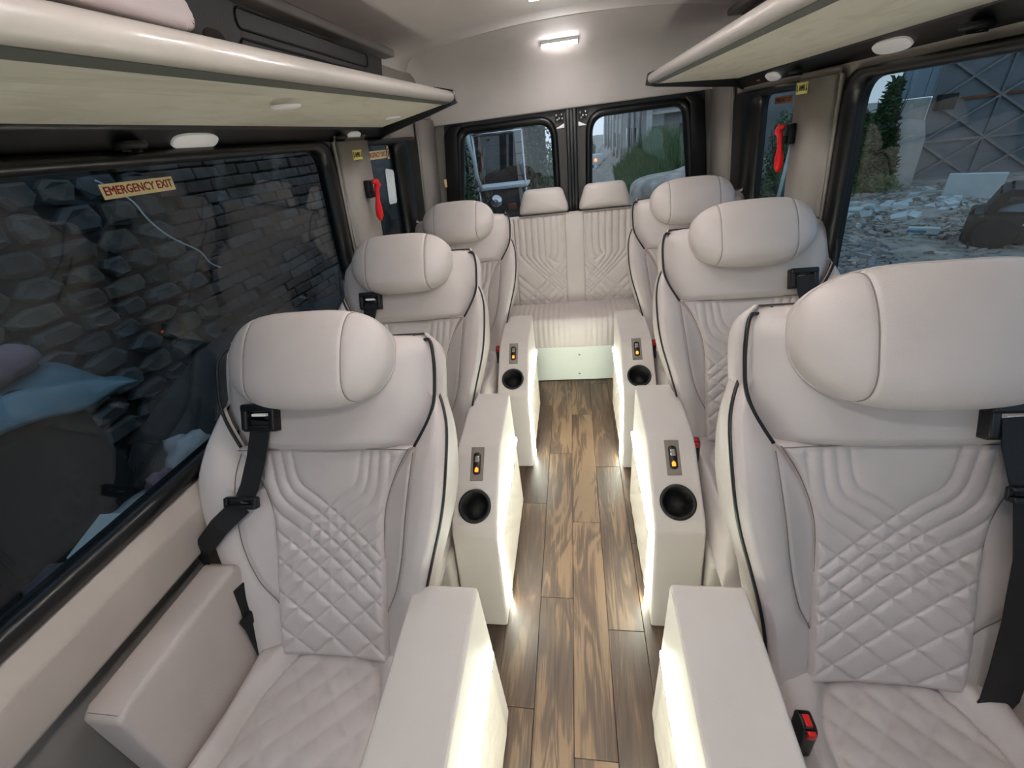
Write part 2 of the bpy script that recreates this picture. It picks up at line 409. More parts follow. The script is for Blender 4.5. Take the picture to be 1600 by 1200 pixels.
# ---- ceiling with rolled sides, rear cove
def ceil_z(x):
    a = abs(x); return 1.985 - 0.012 * (a / .7) ** 2 - (0.12 * ((a - .80) / .1) ** 2 if a > .80 else 0)
def seam_y(x): return 2.56 + 0.44 * abs(x) ** 2 if abs(x) < .92 else 2.93
P = []
for j in range(26):
    row = []
    for i in range(61):
        x = -.90 + 1.8 * i / 60; t = j / 25; row.append((x, Y0 + (seam_y(x) - Y0) * t, ceil_z(x)))
    P.append(row)
B = [[(p[0], p[1], p[2] + .04) for p in row] for row in P]
struct(mk('ceiling', slab(P, B, True), 'headliner'))
P = []
for j in range(33):
    t = j / 32; row = []
    for i in range(61):
        x = -.93 + 1.86 * i / 60; a = Vector((seam_y(x), ceil_z(x) + .004)); b = Vector((3.12, 1.99)); c = Vector((3.19, 1.735)); d = Vector((3.25, 1.664))
        if abs(x) > .7: b.y -= .9 * (abs(x) - .7) ** 1.6
        q = a * (1 - t) ** 3 + b * (3 * t * (1 - t) ** 2) + c * (3 * t * t * (1 - t)) + d * t ** 3
        row.append((x, q.x, q.y))
    P.append(row)
B = [[(p[0], p[1] + .03, p[2] + .03) for p in row] for row in P]
struct(mk('trim_7', slab(P, B, True), 'headliner')); COVE = P
# upper side walls behind the cove
for s in (-1, 1):
    struct(mk('trim_8' if s < 0 else 'trim_9', prism([(s * .925, 1.60), (s * .908, 1.75), (s * .895, 1.87), (s * .96, 1.88), (s * .96, 1.60)], lambda p, a: (p[0], a, p[1]), 2.4, 3.29, .01), 'headliner'))
# ---- rear wall and the two rear doors
CX = 0.03
struct(mk('wall_rear', join(box(-.98, .98, Y1, Y1 + .05, 0, .90), box(-.98, .98, Y1 + .01, Y1 + .06, 1.66, 2.0), *[prism([(CX + q * .88, .88), (q * 1.0, .88), (q * 1.0, 1.67), (CX + q * .77, 1.67)], lambda p, a: (p[0], a, p[1]), Y1 - .002, Y1 + .05) for q in (-1, 1)]), 'pillar_plastic', smooth=False))
for s, n in ((-1, 1), (1, 2)):
    def X(v): return CX + s * v
    # door skin around the glass: inner strip beside the split plus corners
    xo = .035 if s < 0 else 0
    ring_o = [(X(.012), .88), (X(.90 + xo), .88), (X(.795 + xo), 1.69), (X(.012), 1.69)]
    gl_pts = [(X(.125), .93), (X(.785 + xo), .93), (X(.675 + xo), 1.60), (X(.135), 1.60)]
    rr = [.08, .08, .06, .09]
    gi = rounded(gl_pts, rr, 8); c0 = Vector((sum(p[0] for p in gl_pts) / 4, sum(p[1] for p in gl_pts) / 4))
    def grow(pts, e): 
        out = []
        for p in pts:
            out.append((p[0] + e * (1 if p[0] > c0.x else -1), p[1] + e * (1 if p[1] > c0.y else -1)))
        return rounded(out, [q + e for q in rr], 8)
    gm = grow(gl_pts, .045); oo = rounded(ring_o, .002, 8)
    door = struct(bpy.data.objects.new('door_%d' % n, None)); COL.objects.link(door); door.location = (0, 0, 0)
    N = len(gi)
    def loops(L):
        V = []; 
        for lp, y in L: V += [(p[0], y, p[1]) for p in lp]
        Fc = [(k * N + i, k * N + (i + 1) % N, (k + 1) * N + (i + 1) % N, (k + 1) * N + i) for k in range(len(L) - 1) for i in range(N)]
        return V, (Fc if s < 0 else [tuple(reversed(f)) for f in Fc])
    mk('door_skin', loops([(oo, Y1 + .03), (oo, Y1 - .005), (grow(gl_pts, .03), Y1 - .012), (grow(gl_pts, .03), Y1 + .03)]), 'door_panel', door, smooth=False)
    mk('gasket', loops([(gm, Y1), (gm, Y1 - .022), (grow(gl_pts, .03), Y1 - .036), (grow(gl_pts, .012), Y1 - .03), (gi, Y1 - .012), (gi, Y1 + .03)]), 'gasket', door)
    # wide black outer frame post
    mk('frame_post', prism([(X(.80 + xo), .89), (X(.905 + xo), .89), (X(.80 + xo), 1.61), (X(.75 + xo), 1.655), (X(.67 + xo), 1.655), (X(.712 + xo), 1.61)], lambda p, a: (p[0], a, p[1]), Y1 - .034, Y1 + .01, .008), 'black_plastic', door)
    mk('pane', ([(p[0], Y1 + .005, p[1]) for p in gi] + [(p[0], Y1 + .009, p[1]) for p in gi],
        [tuple(range(N)), tuple(range(2 * N - 1, N - 1, -1))] + [(i, N + i, N + (i + 1) % N, (i + 1) % N) for i in range(N)]), 'rear_glass', door, smooth=False)
    mk('seal', box(min(X(.008), X(.034)), max(X(.008), X(.034)), Y1 - .045, Y1 + .02, .88, 1.685, .006), 'gasket', door)
    if s < 0: mk('centre_seal', box(CX - .012, CX + .012, Y1 - .02, Y1 + .03, .88, 1.685, .003), 'gasket', door)
    # latch with chromed bolts near the top
    lt = mk('latch', box(X(.075) - .026, X(.075) + .026, Y1 - .03, Y1 - .006, 1.605, 1.645, .004), 'black_matte', door)
    for dx, dz in ((-.018, .012), (.016, .014), (0, -.006), (-.012, -.014), (.02, -.008)):
        mk('bolt', xf(lathe([(.003, 0), (.0075, .002), (.0075, .007), (.004, .009)], 10), Matrix.Translation((X(.075) + dx, Y1 - .03, 1.625 + dz)) @ Matrix.Rotation(rad(90), 4, 'X')), 'chrome', lt)
    mk('bracket', prism([(X(.045), 1.565), (X(.10), 1.565), (X(.045), 1.59)], lambda p, a: (p[0], a, p[1]), Y1 - .02, Y1 - .008, .002), 'glowing_white', door)
    mk('hinge_cover', box(X(.88) - .008, X(.88) + .008, Y1 - .05, Y1 - .02, 1.30, 1.35, .003), 'sticker_cream', door)

# ================================================================== OVERHEAD SHELVES
def shelf(s, side):
    if s < 0: xt, z0a, z0b, ye, fz = .512, 1.682, 1.716, 2.36, 0.0
    else:     xt, z0a, z0b, ye, fz = .442, 1.690, 1.708, 2.82, 0.022
    ya = -1.0
    root = empty('overhead_shelf', (s * .7, ye - .1, 1.66), 'long cream overhead luggage shelf above the %s windows' % side, 'shelf', 'overhead luggage shelves')
    def zz(y): return z0a + (z0b - z0a) * (y - .6) / (ye - .6)
    inv = Matrix.Translation((-s * .7, -(ye - .1), -1.66))
    def sweep(prof, y0, y1):
        # prof: (inward offset from the tip, height above the tip bottom line)
        fn = lambda p, a: (s * (xt + p[0]), a, zz(a) + p[1])
        return xf(prism(prof, fn, y0, y1), inv)
    nose = [(.0 - .0, .0)] + [(-.022 * math.sin(t) + .0, .022 - .022 * math.cos(t)) for t in np.linspace(.3, 2.6, 9)] + [(.05, .05), (.33, .056), (.33, .03), (.05, .012)]
    lip = mk('lip', sweep(nose, ya, ye), 'shelf_lip', root)
    mk('lip_channel', sweep([(.002, -.001), (.004, .012), (.03, .012), (.028, -.006)], ya, ye), 'shelf_groove', root, smooth=False)
    zu = 1.655 + fz
    def under(y0, y1):
        V = []
        for y in (y0, y1):
            V += [(s * (xt + .03), y, zz(y) - .006), (s * .862, y, zu), (s * .862, y, zu + .03), (s * (xt + .03), y, zz(y) + .02)]
        Fc = [(0, 1, 2, 3), (7, 6, 5, 4), (0, 4, 5, 1), (1, 5, 6, 2), (2, 6, 7, 3), (3, 7, 4, 0)]
        return xf((V, Fc if s > 0 else [tuple(reversed(f)) for f in Fc]), inv)
    mk('underside_panel', under(ya, ye - .03), 'shelf_under', root, smooth=False)
    # black end cap
    cap = [(s * (xt - .030), zz(ye) - .004), (s * (xt - .022), zz(ye) + .045), (s * (xt + .06), zz(ye) + .066), (s * .89, zz(ye) + .07), (s * .895, 1.605 + fz), (s * .86, 1.622 + fz), (s * (xt + .02), zz(ye) - .016)]
    mk('end_cap', xf(prism(cap, lambda p, a: (p[0], a, p[1]), ye - .004, ye + .026, .005), inv), 'black_plastic', root)
    # black fascia between shelf and window
    fas = [(s * .845, zu + .012), (s * .85, zu - .004), (s * .893, 1.612 + fz), (s * .93, 1.612 + fz), (s * .90, zu + .02)]
    fa = mk('fascia', xf(prism(fas, lambda p, a: (p[0], a, p[1]), ya, ye, .004), inv), 'black_plastic', root)
    # lamps let into the fascia, air nozzles, small orange marker
    ang = math.atan2((zu - .004) - (1.612 + fz), .043)
    for ly, L in (((1.20, .062), (2.06, .05), (.3, .06)) if s < 0 else ((1.66, .066), (2.42, .055), (.7, .06))):
        T = inv @ Matrix.Translation((s * .8735, ly, (zu + 1.604 + fz) / 2)) @ Matrix.Rotation(s * (ang + math.pi), 4, 'Y')
        oval = [(1.15 * L * math.copysign(abs(math.cos(t)) ** .7, math.cos(t)), .021 * math.copysign(abs(math.sin(t)) ** .7, math.sin(t))) for t in np.linspace(0, 2 * math.pi, 25)[:-1]]
        mk('reading_lamp', xf(prism(oval, lambda p, a: (p[1], p[0], a), -.002, .006, .002), T), 'glowing_white', fa)
    for ly in ((1.02, 1.93, .75) if s < 0 else (1.38, 2.2, 1.1)):
        T = inv @ Matrix.Translation((s * .872, ly, (zu + 1.606 + fz) / 2 - .004)) @ Matrix.Rotation(math.pi, 4, 'X')
        noz = mk('air_nozzle', xf(lathe([(.030, -.004), (.032, .004), (.026, .010), (.020, .008), (.018, .004)], 20), T), 'black_matte', fa)
        mk('nozzle_fin', xf(join(box(-.022, .022, -.003, .003, .004, .016, .001), box(-.003, .003, -.022, .022, .004, .013, .001)), T), 'black_plastic', fa)
    my = 2.16 if s < 0 else 2.58
    mk('marker_lamp', xf(lathe([(.010, 0), (.010, .004), (.006, .007)], 14), inv @ Matrix.Translation((s * .874, my, (zu + 1.608 + fz) / 2)) @ Matrix.Rotation(math.pi, 4, 'X')), mat('marker_%s' % side, (150, 84, 54), .4), fa)
    # round lamps flush in the underside
    for ly in ((1.28, 2.15) if s < 0 else ()):
        T = inv @ Matrix.Translation((s * (.66 if ly < 2 else .72), ly, ip(.66 if ly < 2 else .72, ((xt + .03, zz(ly) - .006), (.862, zu))) + .002)) @ Matrix.Rotation(math.pi, 4, 'X')
        mk('puck_lamp', xf(lathe([(.034, 0), (.034, .004), (.028, .006)], 24), T), 'glowing_white', root)
    return root
shelf(-1, 'left'); shelf(1, 'right')
# dark upper side panels above the shelves with recesses, light rail along the ceiling
for s, side, ye in ((-1, 'left', 2.52), (1, 'right', 2.86)):
    root = empty('upper_side_panel', (s * .87, 1.0, 1.72), 'dark moulded side panel above the %s overhead shelf' % side, 'panel', 'upper side panels')
    inv = Matrix.Translation((-s * .87, -1.0, -1.72))
    prof = [(s * .895, 1.66), (s * .875, 1.80), (s * .845, 1.945), (s * .87, 1.95), (s * .91, 1.80), (s * .915, 1.66)]
    mk('panel_body', xf(prism(prof, lambda p, a: (p[0], a, p[1]), Y0, ye, .004), inv), 'dark_panel', root, smooth=False)
    def PX(z): return ip(z, ((1.66, .895), (1.80, .875), (1.945, .845)))
    for (a, b, c, d) in ((1.5, 2.35, 1.80, 1.865), (.65, 1.28, 1.80, 1.865), (1.5, 2.35, 1.885, 1.93), (-.4, .5, 1.80, 1.865)):
        rp = rounded([(a, c), (b, c), (b, d), (a, d)], .02, 5)
        pth = [(s * (PX(z) - .001), y, z) for y, z in rp]
        mk('recess_rim', xf(tube(pth, .0035, 6, True), inv), 'black_matte', root)
    T = inv @ Matrix.Translation((s * (PX(1.84) + .001), 1.40, 1.84)) @ Matrix.Rotation(-s * rad(90), 4, 'Y')
    mk('speaker_cover', xf(lathe([(.042, 0), (.042, .005), (.034, .007), (.0, .006)], 24), T), mat('speaker_%s' % side, (52, 42, 34), .7, bump=.3, bscale=500), root)
    rail = rounded([(s * .79, 1.938), (s * .79, 1.966), (s * .85, 1.966), (s * .86, 1.935)], .01, 4)
    mk('ceiling_rail', xf(prism(rail, lambda p, a: (p[0], a, p[1]), Y0, ye + .03, 0), inv), 'pillar_plastic', root)

# white blower unit standing on the left shelf
root = empty('blower_unit', (-.72, .65, 1.735), 'white rounded blower housing with dark slots on the left shelf', 'air unit')
rp = rounded([(.30 - .60, .035), (.985 - .60, .035), (.93 - .60, .185), (.30 - .60, .185)], .03, 6)
mk('housing', prism(rp, lambda p, a: (a, p[0], p[1]), -.105, .10, .012, 3), 'unit_white', root)
mk('foot', box(-.08, .08, -.26, .33, -.02, .037), 'black_matte', root)
for k in range(4):
    y0 = -.22 + k * .13
    mk('slot', prism(rounded([(y0, .095), (y0 + .1, .095), (y0 + .09, .175), (y0, .175)], .02, 5), lambda p, a: (a, p[0], p[1]), .095, .103, .001), 'black_matte', root)

# ceiling lamps, a row down the middle
for k, ly in enumerate((2.84, 2.14, 1.5, .86, .22, -.42, -1.0)):
    if k == 0: loc = (-.02, COVE[8][30][1], COVE[8][30][2] - .004); tilt = math.atan2(COVE[9][30][2] - COVE[7][30][2], COVE[9][30][1] - COVE[7][30][1])
    else: loc = (-.02, ly, ceil_z(0) - .004); tilt = 0
    root = empty('ceiling_lamp', loc, ('lit bar lamp at the rear end of the headliner, above the back doors' if k == 0 else 'lit bar lamp in the middle of the ceiling, %s one forward of the rear lamp' % ('first', 'second', 'third', 'fourth', 'fifth', 'sixth')[k - 1]), 'lamp', 'ceiling bar lamps')
    root.rotation_euler = (tilt, 0, 0)
    mk('bezel', box(-.095, .095, -.0185, .0185, -.009, .008, .002), 'glowing_white', root)
    mk('diffuser', box(-.090, .090, -.014, .014, -.013, -.002), 'ceiling_lamp', root, smooth=False)

# ================================================================== SEATS
ANG = rad(26.5); SA, CA = math.sin(ANG), math.cos(ANG); ZB = 0.45
def bk(u, s, w):
    """backrest coordinates -> seat coordinates (u across, s up the back, w toward the sitter)"""
    return (u, s * SA - w * CA, ZB + s * CA + w * SA)
QH = [(0, .150), (.15, .150), (.3, .152), (.38, .158), (.44, .175), (.50, .203), (.55, .236)]
SH = [(.545, .236), (.58, .258), (.62, .280), (.66, .294), (.70, .298), (.76, .298), (.80, .290), (.825, .270)]
WH = [(-.03, .222), (.08, .236), (.18, .256), (.28, .284), (.38, .312), (.46, .325), (.54, .326), (.60, .320), (.65, .306), (.685, .288)]
CR = [(-.03, .012), (.08, .026), (.2, .046), (.35, .064), (.47, .064), (.54, .044), (.60, .018), (.65, -.002), (.685, -.02)]
def quilt_lines():
    L = []
    for sc, v in ((.395, .085), (.356, .112), (.314, .139), (.268, .168), (.212, .30), (.142, .30), (.058, .30), (-.036, .30), (-.13, .30)):
        k = .84; sb = sc + k * v
        if v < .25: ln = chaikin([(-v - .016, .575), (-v - .010, .52), (-v + .004, sb - .012), (-v * .45, sc + k * v * .45), (0, sc), (.20, sc - k * .20)], 4)
        else: ln = [(-.25, sc + k * .25), (.25, sc - k * .25)]
        if v < .25: ln = [p for p in ln]
        L.append(ln); L.append([(-a, b) for a, b in ln])
    L.append([(-.19, .57), (-.168, .44)]); L.append([(.19, .57), (.168, .44)])
    return L
def quilt_panel():
    ns, nu = 210, 116; pts = []; rows = []
    for j in range(ns + 1):
        s = .552 * j / ns; q = sm(s, QH)
        for i in range(nu + 1): pts.append(((-q + 2 * q * i / nu) * 1.012, s))
    d = seamdist(pts, quilt_lines()); P = []; B = []
    for j in range(ns + 1):
        row = []; rb = []
        for i in range(nu + 1):
            u, s = pts[j * (nu + 1) + i]; q = sm(s, QH); dd = d[j * (nu + 1) + i]
            e = min(q - abs(u), .552 - s, s)
            h = (.0058 * (1 - math.exp(-dd / .0038)) + .0024 * math.sin(min(1, dd / .03) * math.pi / 2)) * min(1, max(0, e) / .018); edge = -.012 * max(0, 1 - e / .010) ** 2
            cup = .012 * (u / .15) ** 2
            row.append(bk(u, s, h + edge + cup - .004 + .010 * math.exp(-((s - .12) / .15) ** 2)))
            rb.append(bk(u, s, -.03))
        P.append(row); B.append(rb)
    return slab(P, B)
def inner_u(s): return sm(s, QH) if s < .55 else sm(s, SH)
LENS = [(.08, .140), (.13, .150), (.2, .186), (.3, .214), (.4, .228), (.48, .236), (.55, .237)]
def bol_w(u, s):
    ui, W, C = inner_u(s) - .005, sm(s, WH), sm(s, CR); t = max(0, min(1, (u - ui) / (W - .014 - ui)))
    return C * (math.sin(min(t * 1.12, 1) * math.pi / 2) ** 1.5) + .003 - .007
def bolster():
    ns = 60; P = []
    for j in range(ns + 1):
        s = -.03 + .712 * j / ns
        ui, W, C = inner_u(s) - .005, sm(s, WH), sm(s, CR); ui = min(ui, W - .012); row = []
        lu = sm(s, LENS) if s < .55 else 0
        nf = 26
        for i in range(nf + 1):
            t = i / nf; u = ui + (W - .014 - ui) * t
            ww = C * (math.sin(min(t * 1.12, 1) * math.pi / 2) ** 1.5) + .003 - .007 * math.exp(-((u - ui) / .004) ** 2)
            if .1 < s < .54: ww -= .007 * math.exp(-((u - lu) / .005) ** 2) * min(1, (s - .1) / .04)
            ww += .0025 * math.sin(s * 46 + u * 30) * max(0, 1 - abs(s - .22) / .18) * t
            row.append(bk(u, s, ww))
        for k in range(1, 6):
            a = k / 5 * math.pi / 2; row.append(bk(W - .014 + .014 * math.sin(a), s, C - .022 + .022 * math.cos(a)))
        row.append(bk(W + .006, s, C - .06)); row.append(bk(W, s, -.075)); row.append(bk(W - .02, s, -.105)); row.append(bk(ui, s, -.11))
        P.append(row)
    V, Fc = gridvf(P); n = len(P[0])
    Fc = [tuple(reversed(f)) for f in Fc]
    Fc.append(tuple(range(n))); Fc.append(tuple((ns) * n + i for i in range(n - 1, -1, -1)))
    return V, Fc
def shoulder():
    ns, nu = 40, 44; P = []
    for j in range(ns + 1):
        s = .545 + .285 * j / ns; H = sm(s, SH); row = []
        top = math.sqrt(max(0, 1 - ((s - .765) / .0655) ** 2)) if s > .765 else 1
        bot = 1 - .35 * math.exp(-((s - .545) / .012) ** 2)
        row.append(bk(-H + .03, s, -.10)); row.append(bk(-H - .004, s, -.06 * top - .02)); row.append(bk(-H - .001, s, -.012 * top - .01))
        for i in range(nu + 1):
            t = -1 + 2 * i / nu; c = (1 - abs(t) ** 7)
            ww = (-.02 + .050 * c * bot) * top - .05 * (1 - top) + .006 * math.cos(t * 2.2)
            row.append(bk(t * (H - .004), s, ww))
        row.append(bk(H + .001, s, -.012 * top - .01)); row.append(bk(H + .004, s, -.06 * top - .02)); row.append(bk(H - .03, s, -.10))
        P.append(row)
    V, Fc = gridvf(P); n = len(P[0])
    for j in range(ns): Fc.append((j * n + n - 1, j * n, (j + 1) * n, (j + 1) * n + n - 1))
    Fc.append(tuple(reversed(range(n)))); Fc.append(tuple(ns * n + i for i in range(n)))
    return V, Fc
HRA, HRH, HRS, HRW = .212, .116, .768, .064
def hr_e(q): return max(1e-4, 1 - abs(q) ** 3.3) ** (1 / 2.1)
def hr_pt(u, t, grow=0.0):
    q = max(-1, min(1, u / HRA)); e = hr_e(q); cs, sn = math.cos(t), math.sin(t); g = 1 - .030 * math.exp(-((abs(u) - .122) / .004) ** 2)
    ds = (HRH * e * g + grow) * math.copysign(abs(sn) ** .72, sn); dw = (.068 * (.30 + .70 * e) * min(1, e * 3) * g + grow) * math.copysign(abs(cs) ** .80, cs)
    dw += .020 * (-sn) * e * max(0, cs)
    return bk(u, HRS + ds + .010 * q * q, HRW + dw - .034 * q * q)
def headrest():
    nc = 48; us = [HRA * math.sin((-1 + 2 * i / 60) * math.pi / 2) for i in range(61)] + [sg * (.122 + d) for sg in (-1, 1) for d in (-.008, -.004, -.002, 0, .002, .004, .008)]
    P = []
    for u in sorted(us):
        row = [hr_pt(u, 2 * math.pi * k / nc) for k in range(nc)]; P.append(row + [row[0]])
    V, Fc = gridvf(P); return V, [tuple(reversed(f)) for f in Fc]
def hr_seam(sg): return tube([hr_pt(sg * .122, t, .0004) for t in np.linspace(-1.75, 1.75, 40)], .0011, 5)
def hr_welt():
    out = []
    for k in range(72):
        t = 2 * math.pi * k / 72; q = math.cos(t); u = HRA * math.copysign(abs(q) ** .7, q) * .998
        out.append(hr_pt(u, math.pi / 2 if math.sin(t) >= 0 else -math.pi / 2, .0006))
    return tube(out, .0020, 6, True)
def cushion(h0=.225, y0=-.53, y1=.03):
    ny, nu = 84, 84; pts = []
    lines = []
    for k in range(-8, 12):
        c = k * .078; lines.append([(-.25, c - .36 - .25), (.25, c - .36 + .25)]); lines.append([(-.25, c - .36 + .25), (.25, c - .36 - .25)])
    for j in range(ny + 1):
        y = y0 + (y1 - y0) * j / ny
        for i in range(nu + 1): pts.append((h0 * (-1 + 2 * i / nu), y))
    sc = [(a * 1.0, b * .72) for a, b in pts]
    d = seamdist(sc, [[(p[0], p[1] * .72) for p in l] for l in lines])
    P = []; B = []
    for j in range(ny + 1):
        row = []; rb = []
        for i in range(nu + 1):
            u, y = pts[j * (nu + 1) + i]; q = .158 - .07 * max(0, (y + .12) / .15) ** 1.5 if y > -.12 else .158
            dd = d[j * (nu + 1) + i]; ins = abs(u) < q
            z = ZB - .006 + .028 * max(0, (-y - .05) / .4)
            if ins: z += (.006 * (1 - math.exp(-dd / .005)) + .004 * min(1, dd / .025)) * min(1, (q - abs(u)) / .01)
            else: z += .030 * math.sin(min(1, (abs(u) - q) / .05) * math.pi / 2) 
            z -= .008 * math.exp(-((abs(u) - q) / .005) ** 2)
            z -= .05 * max(0, 1 - (h0 - abs(u)) / .035) ** 2.2
            z -= .09 * max(0, 1 - (y - y0) / .07) ** 2.2
            z += .004 * math.sin(y * 23 + u * 8)
            row.append((u, y, z)); rb.append((u * .98, y * .98 - .01, ZB - .14))
        P.append(row); B.append(rb)
    return slab(P, B)

CU0, CU1 = -.405, -.245          # console across the seat (aisle side, before mirroring)
CON = [(-.485, 0), (-.405, .405), (-.385, .437), (-.195, .585), (-.155, .60), (.14, .635), (.14, 0.0)]
def console_vf():
    vf = prism(CON, lambda p, a: (a, p[0], p[1]), CU0, CU1, .010, 3)
    me = mesh(*vf, smooth=False); o = bpy.data.objects.new('tmp', me); COL.objects.link(o)
    d = Vector((0, .19, .148)).normalized(); nrm = Vector((0, -d.z, d.y)); c = Vector(((CU0 + CU1) / 2, -.345, .468))
    cut = mesh(*xf(lathe([(.046, -.085), (.050, .05)], 40), cup_mtx()), smooth=False); co = bpy.data.objects.new('cut', cut); COL.objects.link(co)
    md = o.modifiers.new('b', 'BOOLEAN'); md.operation = 'DIFFERENCE'; md.solver = 'EXACT'; md.object = co
    dg = bpy.context.evaluated_depsgraph_get(); dg.update(); r = bpy.data.meshes.new_from_object(o.evaluated_get(dg))
    vf = [tuple(v.co) for v in r.vertices], [tuple(p.vertices) for p in r.polygons]
    bpy.data.objects.remove(o); bpy.data.objects.remove(co)
    return vf
def slope_mtx(y):
    a = math.atan2(.148, .19); z = .437 + (y + .385) * .148 / .19
    return Matrix.Translation(((CU0 + CU1) / 2, y, z)) @ Matrix.Rotation(a, 4, 'X')
def cup_mtx(): return slope_mtx(-.338)
def quilt_side():
    pts = []; ny, nz = 60, 44; ya, yb, za, zb = -.365, .10, .02, .345
    for j in range(nz + 1):
        for i in range(ny + 1): pts.append((ya + (yb - ya) * i / ny, za + (zb - za) * j / nz))
    L = []
    for k in range(-10, 14): L += [[(-.5 + k * .085, 0), (-.1 + k * .085, .4)], [(-.5 + k * .085, .4), (-.1 + k * .085, 0)]]
    d = seamdist(pts, L); P, B = [], []
    for j in range(nz + 1):
        r, b = [], []
        for i in range(ny + 1):
            y, z = pts[j * (ny + 1) + i]; e = min(y - ya, yb - y, z - za, zb - z)
            h = .002 + (.003 * (1 - math.exp(-d[j * (ny + 1) + i] / .005)) + .002 * min(1, d[j * (ny + 1) + i] / .02)) * min(1, e / .02)
            zz_ = z + (.03 * (y - ya) / .46 if z > .2 else 0) * (z - .2) / .14 if z > .2 else z
            r.append((CU0 - h, y, zz_)); b.append((CU0 + .004, y, zz_))
        P.append(r); B.append(b)
    V, Fc = slab(P, B); return V, [tuple(reversed(f)) for f in Fc]
def led_vf():
    pth = [(.115, .405), (-.20, .380), (-.372, .364), (-.385, .35), (-.397, .012)]
    V, Fc = [], []
    n = [(0, 1), (0, 1), (-.6, .8), (-1, .25), (-1, 0)]
    for (y, z), q in zip(pth, n):
        for a, x in ((-1, CU0 + .002), (-1, CU0 - .010), (1, CU0 - .010), (1, CU0 + .002)):
            V.append((x, y + a * q[0] * .0085, z + a * q[1] * .0085))
    for i in range(len(pth) - 1):
        for k in range(4): Fc.append((i * 4 + k, i * 4 + (k + 1) % 4, i * 4 + 4 + (k + 1) % 4, i * 4 + 4 + k))
    Fc += [(0, 3, 2, 1), tuple((len(pth) - 1) * 4 + k for k in range(4))]
    return V, Fc

